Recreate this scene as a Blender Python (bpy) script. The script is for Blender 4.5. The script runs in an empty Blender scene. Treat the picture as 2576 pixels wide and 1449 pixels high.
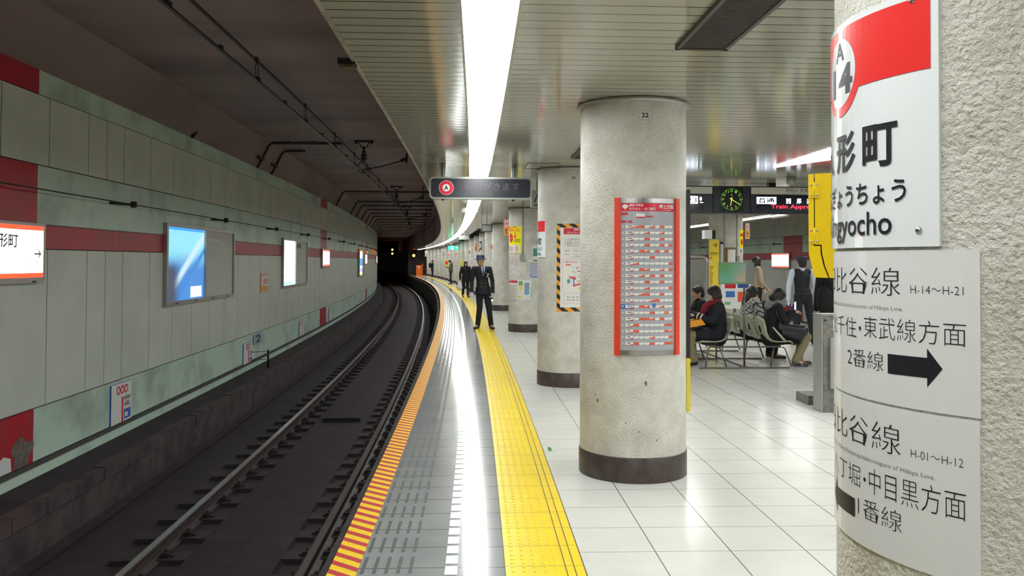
import bpy, bmesh, math, random
from mathutils import Vector, Matrix, Quaternion
random.seed(7)
# ------------------------------------------------------------------ camera, world, exposure
SC = bpy.context.scene
COL = SC.collection
cam_data = bpy.data.cameras.new('camera')
cam = bpy.data.objects.new('camera', cam_data)
COL.objects.link(cam)
SC.camera = cam
cam_data.sensor_width = 36.0
cam_data.lens = 2110.0 / 2576.0 * 36.0
cam_data.shift_y = -(724.5 - 611.0) / 2576.0
cam_data.clip_start = 0.05
cam_data.clip_end = 400
cam.matrix_world = (Matrix.Translation((0, 0, 1.55)) @ Matrix.Rotation(math.radians(90) + math.atan(46 / 2110.0), 4, 'X')
                    @ Matrix.Rotation(math.radians(0.27), 4, 'Z'))
world = bpy.data.worlds.new('world')
SC.world = world
world.use_nodes = True
world.node_tree.nodes['Background'].inputs[0].default_value = (0.05, 0.045, 0.05, 1)
world.node_tree.nodes['Background'].inputs[1].default_value = 0.02
SC.view_settings.view_transform = 'Standard'
SC.view_settings.look = 'None'
SC.view_settings.gamma = 1.0
SC.view_settings.use_curve_mapping = False
SC.view_settings.exposure = 0.62
STRIP = 11.0            # radiance of the fluorescent tubes

# ------------------------------------------------------------------ the curved station: s along the platform edge, o across it
TH0, S0, RR, EX = 0.0362, 1.8, 559.0, -0.7525
def heading(s):
    return TH0 + max(0.0, s - S0) / RR
def P(s, o, z=0.0):
    th = heading(s)
    if s <= S0:
        x = EX - math.sin(TH0) * s; y = math.cos(TH0) * s
    else:
        x = EX - math.sin(TH0) * S0 - RR * (math.cos(TH0) - math.cos(th))
        y = math.cos(TH0) * S0 + RR * (math.sin(th) - math.sin(TH0))
    return Vector((x + o * math.cos(th), y + o * math.sin(th), z))
def R_(s):
    th = heading(s); return Vector((math.cos(th), math.sin(th), 0))
def F_(s):
    th = heading(s); return Vector((-math.sin(th), math.cos(th), 0))

# ------------------------------------------------------------------ materials
MAT = {}
def _n(nt, kind, **kw):
    n = nt.nodes.new(kind)
    for k, v in kw.items():
        setattr(n, k, v)
    return n
def _math(nt, op, a, b=None, c=None):
    n = _n(nt, 'ShaderNodeMath', operation=op)
    for i, v in enumerate((a, b, c)):
        if v is None: continue
        if isinstance(v, (int, float)): n.inputs[i].default_value = v
        else: nt.links.new(v, n.inputs[i])
    return n.outputs[0]
def _mix(nt, fac, a, b):
    n = _n(nt, 'ShaderNodeMix', data_type='RGBA')
    for i, v in ((0, fac), (6, a), (7, b)):
        if isinstance(v, (int, float)): n.inputs[i].default_value = v
        elif isinstance(v, tuple): n.inputs[i].default_value = (*v[:3], 1)
        else: nt.links.new(v, n.inputs[i])
    return n.outputs[2]
def _noise(nt, vec, scale, detail=3, rough=0.55, out=0):
    n = _n(nt, 'ShaderNodeTexNoise'); n.inputs['Scale'].default_value = scale
    n.inputs['Detail'].default_value = detail; n.inputs['Roughness'].default_value = rough
    if vec is not None: nt.links.new(vec, n.inputs['Vector'])
    return n.outputs[out]
def _ramp(nt, v, lo, hi):
    n = _n(nt, 'ShaderNodeMapRange'); n.inputs[1].default_value = lo; n.inputs[2].default_value = hi
    nt.links.new(v, n.inputs[0]); return n.outputs[0]
def mat(name, col, rough=0.5, metal=0.0, col2=None, nscale=3.0, nlo=0.4, nhi=0.65, bump=0.0, bscale=40.0, emit=None,
        estr=1.0, speck=0.0, speck_scale=260.0, speck_col=None, coat=0.0, stretch=None, spec=None, alpha=None, brough=0.6, bdist=0.01):
    if name in MAT: return MAT[name]
    m = bpy.data.materials.new(name); m.use_nodes = True; nt = m.node_tree
    b = nt.nodes['Principled BSDF']
    b.inputs['Roughness'].default_value = rough; b.inputs['Metallic'].default_value = metal
    b.inputs['Base Color'].default_value = (*col, 1)
    if spec is not None: b.inputs['Specular IOR Level'].default_value = spec
    if coat: b.inputs['Coat Weight'].default_value = coat; b.inputs['Coat Roughness'].default_value = 0.06
    tc = _n(nt, 'ShaderNodeTexCoord'); vec = tc.outputs['Object']
    if stretch:
        mp = _n(nt, 'ShaderNodeMapping'); mp.inputs['Scale'].default_value = stretch
        nt.links.new(vec, mp.inputs[0]); vec = mp.outputs[0]
    c = None
    if col2 is not None:
        c = _mix(nt, _ramp(nt, _noise(nt, vec, nscale, 5, 0.6), nlo, nhi), col, col2)
    if speck:
        f = _ramp(nt, _noise(nt, tc.outputs['Object'], speck_scale, 1), 0.62, 0.7)
        c = _mix(nt, _math(nt, 'MULTIPLY', f, speck), c if c is not None else col, speck_col or tuple(v * 0.45 for v in col))
    if c is not None: nt.links.new(c, b.inputs['Base Color'])
    if bump:
        bn = _n(nt, 'ShaderNodeBump'); bn.inputs['Strength'].default_value = bump; bn.inputs['Distance'].default_value = bdist
        nt.links.new(_noise(nt, tc.outputs['Object'], bscale, 4, brough), bn.inputs['Height']); nt.links.new(bn.outputs[0], b.inputs['Normal'])
    if emit is not None:
        b.inputs['Emission Color'].default_value = (*emit, 1); b.inputs['Emission Strength'].default_value = estr
    if alpha is not None: b.inputs['Alpha'].default_value = alpha
    MAT[name] = m
    return m
def grid_mat(name, col, col2, rough, du, dv, gap_u, gap_v, gcol, uo=0.0, vo=0.0, speck=0.0, speck_scale=260, stagger=0.0, bump=0.3,
             vary=0.06, nscale=1.5, bumpn=0.0, spec=0.5, coat=0.0, streak=None, metal=0.0):
    """tiles drawn from the mesh UV in metres: u runs along the platform, v across"""
    m = bpy.data.materials.new(name); m.use_nodes = True; nt = m.node_tree; MAT[name] = m
    b = nt.nodes['Principled BSDF']; b.inputs['Roughness'].default_value = rough; b.inputs['Specular IOR Level'].default_value = spec
    b.inputs['Metallic'].default_value = metal
    if coat: b.inputs['Coat Weight'].default_value = coat; b.inputs['Coat Roughness'].default_value = 0.08
    uv = _n(nt, 'ShaderNodeUVMap'); sp = _n(nt, 'ShaderNodeSeparateXYZ'); nt.links.new(uv.outputs[0], sp.inputs[0])
    v_ = _math(nt, 'DIVIDE', _math(nt, 'SUBTRACT', sp.outputs[1], vo), dv)
    vi = _math(nt, 'FLOOR', v_)
    u_ = _math(nt, 'ADD', _math(nt, 'DIVIDE', _math(nt, 'SUBTRACT', sp.outputs[0], uo), du), _math(nt, 'MULTIPLY', vi, stagger))
    ui = _math(nt, 'FLOOR', u_)
    fu = _math(nt, 'LESS_THAN', _math(nt, 'FRACT', u_), gap_u / du)
    fv = _math(nt, 'LESS_THAN', _math(nt, 'FRACT', v_), gap_v / dv)
    g = _math(nt, 'MAXIMUM', fu, fv)
    cx = _n(nt, 'ShaderNodeCombineXYZ'); nt.links.new(ui, cx.inputs[0]); nt.links.new(vi, cx.inputs[1])
    wn = _n(nt, 'ShaderNodeTexWhiteNoise'); nt.links.new(cx.outputs[0], wn.inputs[0])
    tc = _n(nt, 'ShaderNodeTexCoord')
    c = _mix(nt, _ramp(nt, _noise(nt, tc.outputs['Object'], nscale, 5, 0.6), 0.35, 0.65), col, col2)
    dark = tuple(v * (1 - 2 * vary) for v in col)
    c = _mix(nt, _math(nt, 'MULTIPLY', wn.outputs[0], vary * 6 if vary * 6 < 1 else 1), c, dark) if vary else c
    if speck:
        f = _ramp(nt, _noise(nt, tc.outputs['Object'], speck_scale, 1), 0.6, 0.68)
        c = _mix(nt, _math(nt, 'MULTIPLY', f, speck), c, tuple(v * 0.4 for v in col))
    c = _mix(nt, g, c, gcol); nt.links.new(c, b.inputs['Base Color'])
    h = _math(nt, 'SUBTRACT', 1.0, g)
    if streak: h = _math(nt, 'ADD', h, _math(nt, 'MULTIPLY', _math(nt, 'SINE', _math(nt, 'MULTIPLY', _math(nt, 'FRACT', u_), math.pi)), streak))
    if bumpn: h = _math(nt, 'ADD', h, _math(nt, 'MULTIPLY', _noise(nt, tc.outputs['Object'], 60, 3), bumpn))
    bn = _n(nt, 'ShaderNodeBump'); bn.inputs['Strength'].default_value = bump; bn.inputs['Distance'].default_value = 0.002
    nt.links.new(h, bn.inputs['Height']); nt.links.new(bn.outputs[0], b.inputs['Normal'])
    return m
def stripe_mat(name, ca, cb, frac, pitch, rough=0.4, line=None, slant=0.0, axis=0, frac2=None):
    """two-colour stripes along u (uv in metres), slant mixes v into the phase"""
    m = bpy.data.materials.new(name); m.use_nodes = True; nt = m.node_tree; MAT[name] = m
    b = nt.nodes['Principled BSDF']; b.inputs['Roughness'].default_value = rough
    uv = _n(nt, 'ShaderNodeUVMap'); sp = _n(nt, 'ShaderNodeSeparateXYZ'); nt.links.new(uv.outputs[0], sp.inputs[0])
    ph = _math(nt, 'FRACT', _math(nt, 'DIVIDE', _math(nt, 'ADD', sp.outputs[axis], _math(nt, 'MULTIPLY', sp.outputs[1 - axis], slant)), pitch))
    c = _mix(nt, _math(nt, 'LESS_THAN', ph, frac), cb, ca)
    if line: 
        e1 = _math(nt, 'LESS_THAN', ph, 0.05); e2 = _math(nt, 'LESS_THAN', _math(nt, 'ABSOLUTE', _math(nt, 'SUBTRACT', ph, frac)), 0.03)
        c = _mix(nt, _math(nt, 'MAXIMUM', e1, e2), c, line)
    tc = _n(nt, 'ShaderNodeTexCoord')
    c = _mix(nt, _math(nt, 'MULTIPLY', _ramp(nt, _noise(nt, tc.outputs['Object'], 30, 4), 0.5, 0.75), 0.25), c, (0.2, 0.17, 0.1))
    nt.links.new(c, b.inputs['Base Color'])
    return m
def S(r, g, b):   # sRGB 0-255 -> linear
    f = lambda v: ((v / 255) / 12.92) if v / 255 <= 0.04045 else (((v / 255) + 0.055) / 1.055) ** 2.4
    return (f(r), f(g), f(b))

M_panel = mat('wall_panel', (0.67, 0.71, 0.65), 0.38, col2=(0.59, 0.63, 0.57), nscale=1.3, bump=0.03, bscale=90)
M_green = mat('pale_green_panel', (0.57, 0.72, 0.62), 0.42, col2=(0.26, 0.31, 0.27), nscale=1.1, nlo=0.48, nhi=0.78)
M_red = mat('red_panel', (0.50, 0.018, 0.035), 0.42, col2=(0.38, 0.04, 0.05), nscale=2.0)
M_joint = mat('dark_joint', (0.07, 0.07, 0.065), 0.9)
M_conc = mat('tunnel_concrete', (0.29, 0.22, 0.215), 0.85, col2=(0.20, 0.145, 0.15), nscale=0.7, nlo=0.35, nhi=0.7, bump=0.25, bscale=14, stretch=(1, 0.35, 1))
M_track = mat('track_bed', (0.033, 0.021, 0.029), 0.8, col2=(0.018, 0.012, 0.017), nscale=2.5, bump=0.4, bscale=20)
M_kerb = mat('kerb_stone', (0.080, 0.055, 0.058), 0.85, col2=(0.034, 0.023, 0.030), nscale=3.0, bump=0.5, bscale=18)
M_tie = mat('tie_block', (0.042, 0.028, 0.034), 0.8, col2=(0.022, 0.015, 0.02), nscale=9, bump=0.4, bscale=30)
M_clip = mat('rail_clip', (0.02, 0.016, 0.016), 0.6)
M_rail = mat('rusty_rail', (0.060, 0.040, 0.040), 0.6, col2=(0.035, 0.025, 0.027), nscale=8)
M_railtop = mat('polished_rail_head', (0.45, 0.43, 0.41), 0.33, metal=1.0)
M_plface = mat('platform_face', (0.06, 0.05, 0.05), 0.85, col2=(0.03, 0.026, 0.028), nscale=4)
M_nose = stripe_mat('nosing_stripes', S(252, 206, 26), S(206, 40, 66), 0.62, 0.1214, 0.5, line=(0.16, 0.13, 0.03), slant=0.8)
M_grey = grid_mat('grey_tile', S(160, 162, 164), S(146, 149, 152), 0.135, 0.3035, 9, 0.006, 0.0, S(70, 72, 74), speck=0.35, speck_scale=330, vary=0.05, bump=0.3, bumpn=0.06)
M_bar = mat('dark_grip_bar', S(84, 88, 85), 0.6)
M_white = mat('white_tile', S(232, 236, 240), 0.3)
M_yel = grid_mat('yellow_tactile', S(252, 220, 2), S(242, 208, 2), 0.30, 0.3035, 9, 0.006, 0, S(140, 105, 10), vary=0.04, bump=0.4, nscale=3)
M_yel2 = mat('yellow_plain', S(252, 220, 2), 0.35)
M_yline = mat('yellow_groove', S(120, 92, 18), 0.6)
M_floor = grid_mat('floor_tile', S(222, 222, 217), S(210, 210, 205), 0.21, 0.405, 0.408, 0.005, 0.006, S(105, 102, 96), vo=1.285, speck=0.5, speck_scale=300, vary=0.05, bump=0.25, bumpn=0.06)
M_ceil = grid_mat('ceiling_slats', S(170, 170, 156), S(160, 160, 146), 0.11, 0.1295, 90, 0.011, 0.0, S(38, 33, 32), vary=0.04, bump=0.3, streak=0.7, bumpn=0.0, nscale=0.8, spec=0.7)
M_pillar = mat('pillar_plaster', S(224, 222, 215), 0.33, col2=S(196, 193, 182), nscale=5, nlo=0.35, nhi=0.7, bump=0.95, bscale=80, bdist=0.014, speck=0.4, speck_scale=130, speck_col=S(140, 134, 122), brough=0.55)
M_kick = mat('pillar_base_band', S(78, 68, 66), 0.35, col2=S(60, 52, 50), nscale=12)
M_black = mat('black', (0.012, 0.012, 0.014), 0.5)
M_ink = mat('black_ink', (0.012, 0.012, 0.018), 0.45)
M_steel = mat('brushed_steel', (0.55, 0.55, 0.54), 0.3, metal=1.0)
M_alu = mat('aluminium_frame', (0.42, 0.41, 0.39), 0.4, metal=0.7)
M_grayp = mat('grey_paint', S(150, 150, 146), 0.4)
M_dark = mat('dark_grey_paint', S(50, 54, 62), 0.35)
M_iron = mat('black_iron', (0.015, 0.013, 0.014), 0.6)
M_wht = mat('white_enamel', S(236, 240, 244), 0.16, coat=0.6)
M_wht2 = mat('white_plate', S(226, 227, 228), 0.3, coat=0.25)
M_redp = mat('sign_red', S(240, 52, 52), 0.3, coat=0.5)
M_pink = mat('board_red', S(214, 30, 62), 0.3, coat=0.4)
M_orng = mat('orange_frame', S(226, 66, 44), 0.4)
M_yp = mat('yellow_paint', S(253, 216, 0), 0.32, bump=0.05, bscale=180)
M_ys = mat('yellow_sign', S(245, 218, 62), 0.4)
M_lemon = mat('lemon_poster', S(246, 236, 20), 0.4)
M_paper = mat('paper', S(226, 226, 224), 0.5)
M_bluep = mat('blue_print', S(60, 110, 190), 0.5)
M_greenp = mat('green_print', S(110, 180, 110), 0.5)
M_teal = mat('teal_print', S(70, 150, 135), 0.5)
M_haz = mat('hazard_yellow', S(240, 165, 30), 0.45)
M_tube = mat('tube_light', (1, 1, 1), 0.4, emit=(0.97, 1.0, 0.965), estr=STRIP)
M_tube2 = mat('tube_light_end', (0.85, 0.87, 0.9), 0.4, emit=(0.9, 0.93, 1.0), estr=1.1)

# ------------------------------------------------------------------ mesh helpers
def tag(o, label=None, cat=None, group=None, kind=None):
    if label: o['label'] = label
    if cat: o['category'] = cat
    if group: o['group'] = group
    if kind: o['kind'] = kind
    return o
def empty(name, loc):
    o = bpy.data.objects.new(name, None); o.empty_display_size = 0.1; COL.objects.link(o); o.location = loc; return o
class MB:
    """collects verts/faces in world space; build() links ONE mesh object"""
    def __init__(self): self.v = []; self.f = []; self.m = []; self.mats = []; self.uv = []; self.smooth = []
    def mi(self, m):
        if m not in self.mats: self.mats.append(m)
        return self.mats.index(m)
    def add(self, vs, fs, m, uvs=None, smooth=False):
        k = len(self.v); self.v += [Vector(v) for v in vs]; i = self.mi(m)
        for j, f in enumerate(fs):
            self.f.append([a + k for a in f]); self.m.append(i); self.uv.append(uvs[j] if uvs else None); self.smooth.append(smooth)
        return self
    def quad(self, a, b, c, d, m, uv=None): return self.add([a, b, c, d], [(0, 1, 2, 3)], m, [uv] if uv else None)
    def box(self, c, sx, sy, sz, m, ax=None, ay=None, az=None):
        ax = (ax or Vector((1, 0, 0))) * sx / 2; ay = (ay or Vector((0, 1, 0))) * sy / 2; az = (az or Vector((0, 0, 1))) * sz / 2
        c = Vector(c); vs = [c + ax * i + ay * j + az * k for k in (-1, 1) for j in (-1, 1) for i in (-1, 1)]
        return self.add(vs, [(0, 2, 3, 1), (4, 5, 7, 6), (0, 1, 5, 4), (2, 6, 7, 3), (0, 4, 6, 2), (1, 3, 7, 5)], m)
    def sbox(self, s0, s1, o0, o1, z0, z1, m, n=1):   # box in station coordinates
        for i in range(n):
            a = s0 + (s1 - s0) * i / n; b = s0 + (s1 - s0) * (i + 1) / n
            vs = [P(s, o, z) for z in (z0, z1) for s in (a, b) for o in (o0, o1)]
            fs = [(0, 2, 3, 1), (4, 5, 7, 6), (0, 4, 6, 2), (1, 3, 7, 5)]
            if i == 0: fs.append((0, 1, 5, 4))
            if i == n - 1: fs.append((2, 6, 7, 3))
            self.add(vs, fs, m)
        return self
    def tube(self, pts, r, m, n=10, closed=False, caps=True):
        pts = [Vector(p) for p in pts]; rs = r if isinstance(r, (list, tuple)) else [r] * len(pts)
        vs = []; fs = []; prev = None; L = len(pts)
        for i, p in enumerate(pts):
            if closed: t = (pts[(i + 1) % L] - pts[i - 1])
            else: t = pts[min(i + 1, L - 1)] - pts[max(i - 1, 0)]
            t = t.normalized() if t.length > 1e-9 else Vector((0, 0, 1))
            if prev is None:
                a = Vector((0, 0, 1)) if abs(t.z) < 0.9 else Vector((1, 0, 0)); x = t.cross(a).normalized()
            else: x = (prev - t * prev.dot(t)).normalized()
            prev = x; y = t.cross(x)
            for k in range(n):
                a = 2 * math.pi * k / n; vs.append(p + (x * math.cos(a) + y * math.sin(a)) * rs[i])
        for i in range(L if closed else L - 1):
            j = (i + 1) % L
            for k in range(n): fs.append((i * n + k, i * n + (k + 1) % n, j * n + (k + 1) % n, j * n + k))
        if caps and not closed: fs.append(tuple(range(n))[::-1]); fs.append(tuple((L - 1) * n + k for k in range(n)))
        return self.add(vs, fs, m, smooth=True)
    def cyl(self, c, r, z0, z1, m, n=32, r2=None, cap=True):
        return self.tube([(c[0], c[1], z0), (c[0], c[1], z1)], [r, r if r2 is None else r2], m, n=n, caps=cap)
    def lathe(self, c, prof, m, n=48, axis=None):
        c = Vector(c); az = (axis or Vector((0, 0, 1))).normalized()
        ax = az.cross(Vector((0, 1, 0)) if abs(az.y) < 0.9 else Vector((1, 0, 0))).normalized(); ay = az.cross(ax)
        vs = []; fs = []
        for r, h in prof:
            for k in range(n):
                a = 2 * math.pi * k / n; vs.append(c + (ax * math.cos(a) + ay * math.sin(a)) * r + az * h)
        for i in range(len(prof) - 1):
            for k in range(n): fs.append((i * n + k, i * n + (k + 1) % n, (i + 1) * n + (k + 1) % n, (i + 1) * n + k))
        return self.add(vs, fs, m, smooth=True)
    def ball(self, c, r, m, n=12, sc=(1, 1, 1), q=None):
        c = Vector(c); vs = []; fs = []; h = n // 2
        for i in range(h + 1):
            t = math.pi * i / h
            for k in range(n):
                a = 2 * math.pi * k / n
                d = Vector((math.sin(t) * math.cos(a) * sc[0], math.sin(t) * math.sin(a) * sc[1], math.cos(t) * sc[2])) * r
                if q is not None: d = q @ d
                vs.append(c + d)
        for i in range(h):
            for k in range(n): fs.append((i * n + k, (i + 1) * n + k, (i + 1) * n + (k + 1) % n, i * n + (k + 1) % n))
        return self.add(vs, fs, m, smooth=True)
    def cap(self, p0, p1, r0, r1, m, n=14, flat=1.0, fdir=None):
        """tapered capsule; flat squeezes it along fdir"""
        p0 = Vector(p0); p1 = Vector(p1); t = (p1 - p0); t = t.normalized() if t.length > 1e-6 else Vector((0, 0, 1))
        fd = Vector(fdir) if fdir is not None else Vector((0, 1, 0))
        y = fd - t * fd.dot(t)
        if y.length < 1e-3: y = Vector((1, 0, 0)) - t * t.x
        y.normalize(); x = y.cross(t)
        vs = []; fs = []; rows = []
        for i in range(5): rows.append((p0, r0, math.pi - math.pi / 2 * i / 4))
        for i in range(5): rows.append((p1, r1, math.pi / 2 - math.pi / 2 * i / 4))
        for (p, r, a) in rows:
            for k in range(n):
                b = 2 * math.pi * k / n
                vs.append(p + t * math.cos(a) * r + (x * math.cos(b) + y * math.sin(b) * flat) * math.sin(a) * r)
        for i in range(len(rows) - 1):
            for k in range(n): fs.append((i * n + k, i * n + (k + 1) % n, (i + 1) * n + (k + 1) % n, (i + 1) * n + k))
        return self.add(vs, fs, m, smooth=True)
    def build(self, name, parent=None, loc=None, label=None, cat=None, group=None, kind=None):
        if parent is not None: loc0 = WL[parent.name]
        elif loc is not None: loc0 = Vector(loc)
        else: loc0 = Vector((0, 0, 0))
        me = bpy.data.meshes.new(name)
        me.from_pydata([v - loc0 for v in self.v], [], self.f)
        for m in self.mats: me.materials.append(m)
        me.polygons.foreach_set('material_index', self.m)
        me.polygons.foreach_set('use_smooth', self.smooth)
        if any(u is not None for u in self.uv):
            uvl = me.uv_layers.new(name='UVMap'); k = 0; data = []
            for f, u in zip(self.f, self.uv):
                for j in range(len(f)):
                    data += list(u[j]) if u is not None else [0.0, 0.0]
            uvl.data.foreach_set('uv', data)
        me.validate(); me.update()
        o = bpy.data.objects.new(name, me); COL.objects.link(o)
        if parent is not None: o.parent = parent
        else: o.location = loc0
        WL[o.name] = loc0
        return tag(o, label, cat, group, kind)
WL = {}
def thing(name, loc, label, cat, group=None):
    o = empty(name, loc); WL[o.name] = Vector(loc); return tag(o, label, cat, group)
def ribbon(mb, s0, s1, ds, prof, mats, closed=False, caps=False, vfun=None):
    """sweep a cross-section of (o, z) points along the platform; uv = (s, o or z)"""
    n = max(1, round((s1 - s0) / ds)); L = len(prof)
    segs = L if closed else L - 1
    for j in range(segs):
        a, b = prof[j], prof[(j + 1) % L]; m = mats[j] if isinstance(mats, (list, tuple)) else mats
        horiz = abs(b[0] - a[0]) >= abs(b[1] - a[1])
        vs = []; fs = []; uvs = []
        for i in range(n + 1):
            s = s0 + (s1 - s0) * i / n; vs += [P(s, a[0], a[1]), P(s, b[0], b[1])]
        for i in range(n):
            sa = s0 + (s1 - s0) * i / n; sb = s0 + (s1 - s0) * (i + 1) / n
            va, vb = (a[0], b[0]) if horiz else (a[1], b[1])
            fs.append((2 * i, 2 * i + 1, 2 * i + 3, 2 * i + 2)); uvs.append([(sa, va), (sa, vb), (sb, vb), (sb, va)])
        mb.add(vs, fs, m, uvs)
    if caps:
        for s in (s0, s1): mb.add([P(s, a, z) for a, z in prof], [tuple(range(L))], mats[0] if isinstance(mats, (list, tuple)) else mats)
    return mb

# ------------------------------------------------------------------ lettering and flat print on any surface
_glyph = {}
def glyphs(text, bold=0.0, res=3):
    key = (text, bold, res)
    if key not in _glyph:
        c = bpy.data.curves.new('lettering_source', 'FONT'); c.body = text; c.size = 1.0; c.offset = bold; c.resolution_u = res
        o = bpy.data.objects.new('lettering_source', c); COL.objects.link(o)
        bpy.context.view_layer.update()
        me = bpy.data.meshes.new_from_object(o.evaluated_get(bpy.context.evaluated_depsgraph_get()))
        vs = [(v.co.x, v.co.y) for v in me.vertices]; fs = [tuple(p.vertices) for p in me.polygons]
        bpy.data.objects.remove(o); bpy.data.curves.remove(c); bpy.data.meshes.remove(me)
        _glyph[key] = (vs, fs)
    return _glyph[key]
def map_cyl(cs, co, r):
    c = P(cs, co); rt = R_(cs); fw = F_(cs)
    def f(u, v, d):
        a = u / r; return Vector((c.x, c.y, 0)) + (rt * math.sin(a) - fw * math.cos(a)) * (r + d) + Vector((0, 0, v))
    return f
def map_flat(org, right, normal, up=Vector((0, 0, 1))):
    org = Vector(org)
    return lambda u, v, d: org + right * u + up * v + normal * d
def map_wallL(o): return lambda u, v, d: P(u, o + d, v)
def map_wallR(o): return lambda u, v, d: P(-u, o - d, v)
class Print:
    def __init__(self, fn, curved=0.0, eps=0.0009, base=0.0): self.fn = fn; self.items = []; self.curved = curved; self.eps = eps; self.base = base
    def poly(self, pts, m, layer=1): self.items.append((list(pts), [tuple(range(len(pts)))], m, layer)); return self
    def rect(self, u0, u1, v0, v1, m, layer=1): return self.poly([(u0, v0), (u1, v0), (u1, v1), (u0, v1)], m, layer)
    def disc(self, u, v, r, m, layer=1, r2=None, n=36, a0=0, a1=360):
        pts = [(u + math.cos(math.radians(a0 + (a1 - a0) * k / n)) * r, v + math.sin(math.radians(a0 + (a1 - a0) * k / n)) * (r2 or r)) for k in range(n + (a1 - a0 < 360))]
        return self.poly(pts, m, layer)
    def ring(self, u, v, r0, r1, m, layer=1, n=36, sy=1.0):
        vs = []; fs = []
        for k in range(n):
            a = 2 * math.pi * k / n
            vs += [(u + math.cos(a) * r0, v + math.sin(a) * r0 * sy), (u + math.cos(a) * r1, v + math.sin(a) * r1 * sy)]
            fs.append((2 * k, 2 * k + 1, (2 * k + 3) % (2 * n), (2 * k + 2) % (2 * n)))
        self.items.append((vs, fs, m, layer)); return self
    def text(self, t, u0, u1, v0, v1, m, layer=2, bold=0.0, vertical=False, keep=False, res=3):
        """lettering fitted to the box; keep=True keeps its proportions, left aligned"""
        if vertical:
            n = len(t); h = (v1 - v0) / n
            for i, ch in enumerate(t):
                if ch != ' ': self.text(ch, u0, u1, v1 - (i + 0.92) * h, v1 - (i + 0.08) * h, m, layer, bold, res=res)
            return self
        vs, fs = glyphs(t, bold, res)
        if not vs: return self
        x0 = min(v[0] for v in vs); x1 = max(v[0] for v in vs); y0 = min(v[1] for v in vs); y1 = max(v[1] for v in vs)
        sx = (u1 - u0) / max(x1 - x0, 1e-6); sy = (v1 - v0) / max(y1 - y0, 1e-6)
        if keep: sx = sy = min(sx, sy)
        self.items.append(([(u0 + (x - x0) * sx, v0 + (y - y0) * sy) for x, y in vs], fs, m, layer)); return self
    def build(self, name, parent=None, **kw):
        mb = MB()
        for pts, fs, m, layer in self.items:
            if self.curved:
                bm = bmesh.new(); bv = [bm.verts.new((p[0], p[1], 0)) for p in pts]
                for f in fs:
                    try: bm.faces.new([bv[i] for i in f])
                    except ValueError: pass
                us = [p[0] for p in pts]; a = math.floor(min(us) / self.curved) + 1
                while a * self.curved < max(us):
                    bmesh.ops.bisect_plane(bm, geom=bm.verts[:] + bm.edges[:] + bm.faces[:], plane_co=(a * self.curved, 0, 0), plane_no=(1, 0, 0)); a += 1
                bm.verts.ensure_lookup_table(); bm.verts.index_update()
                pts = [(v.co.x, v.co.y) for v in bm.verts]; fs = [tuple(v.index for v in f.verts) for f in bm.faces]; bm.free()
            vs = [self.fn(u, v, self.base + self.eps * layer) for u, v in pts]
            mb.add(vs, fs, m, [[(pts[i][0], pts[i][1]) for i in f] for f in fs])
        return mb.build(name, parent, **kw)
def board(fn, u0, u1, v0, v1, t, m, step=None, back=0.0, edge=None, mb=None):
    """a sheet of thickness t standing off a mapped surface"""
    mb = mb or MB(); n = max(1, math.ceil((u1 - u0) / step)) if step else 1; edge = edge or m
    us = [u0 + (u1 - u0) * i / n for i in range(n + 1)]
    for i in range(n):
        a, b = us[i], us[i + 1]
        mb.quad(fn(a, v0, t), fn(b, v0, t), fn(b, v1, t), fn(a, v1, t), m, [(a, v0), (b, v0), (b, v1), (a, v1)])
        mb.quad(fn(a, v0, back), fn(a, v1, back), fn(b, v1, back), fn(b, v0, back), edge)
        mb.quad(fn(a, v0, back), fn(b, v0, back), fn(b, v0, t), fn(a, v0, t), edge)
        mb.quad(fn(a, v1, t), fn(b, v1, t), fn(b, v1, back), fn(a, v1, back), edge)
    mb.quad(fn(u0, v0, back), fn(u0, v0, t), fn(u0, v1, t), fn(u0, v1, back), edge)
    mb.quad(fn(u1, v0, t), fn(u1, v0, back), fn(u1, v1, back), fn(u1, v1, t), edge)
    return mb
# ------------------------------------------------------------------ THE SETTING
W = 8.9; CZ = 2.72; TZ = 4.0; WL_O = -3.7; WR_O = W + 3.7; SB, SE = -8.0, 91.5
def ST(mb, name): return mb.build(name, kind='structure')
# platform floor: nosing stripes, grey grip tiles, white dashes, yellow tactile strip, pale tiles
mb = MB()
ribbon(mb, SB, SE, 0.5, [(0.0, 0.0), (0.147, 0.0)], M_nose)
ribbon(mb, SB, SE, 0.5, [(0.147, 0.0), (0.883, 0.0)], M_grey)
ribbon(mb, SB, SE, 0.5, [(0.883, 0.0), (0.886, 0.0), (0.886, 0.004)], M_yline)
ribbon(mb, SB, SE, 0.5, [(0.886, 0.004), (1.282, 0.004)], M_yel)
ribbon(mb, SB, SE, 0.5, [(1.282, 0.004), (1.285, 0.004), (1.285, 0.0)], M_yline)
ribbon(mb, SB, SE, 0.5, [(1.285, 0.0), (W - 1.285, 0.0)], M_floor)
ribbon(mb, SB, SE, 0.5, [(W - 1.285, 0.0), (W - 1.282, 0.004), (W - 0.886, 0.004), (W - 0.883, 0.0)], M_yel)
ribbon(mb, SB, SE, 0.5, [(W - 0.883, 0.0), (W - 0.147, 0.0)], M_grey)
ribbon(mb, SB, SE, 0.5, [(W - 0.147, 0.0), (W, 0.0)], M_nose)
ST(mb, 'floor')
mb = MB()
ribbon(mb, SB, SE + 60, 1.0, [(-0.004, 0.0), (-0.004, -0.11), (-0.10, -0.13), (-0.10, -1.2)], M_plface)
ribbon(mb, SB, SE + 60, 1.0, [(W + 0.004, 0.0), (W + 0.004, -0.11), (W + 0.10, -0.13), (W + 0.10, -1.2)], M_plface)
ST(mb, 'trim_1')
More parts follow.
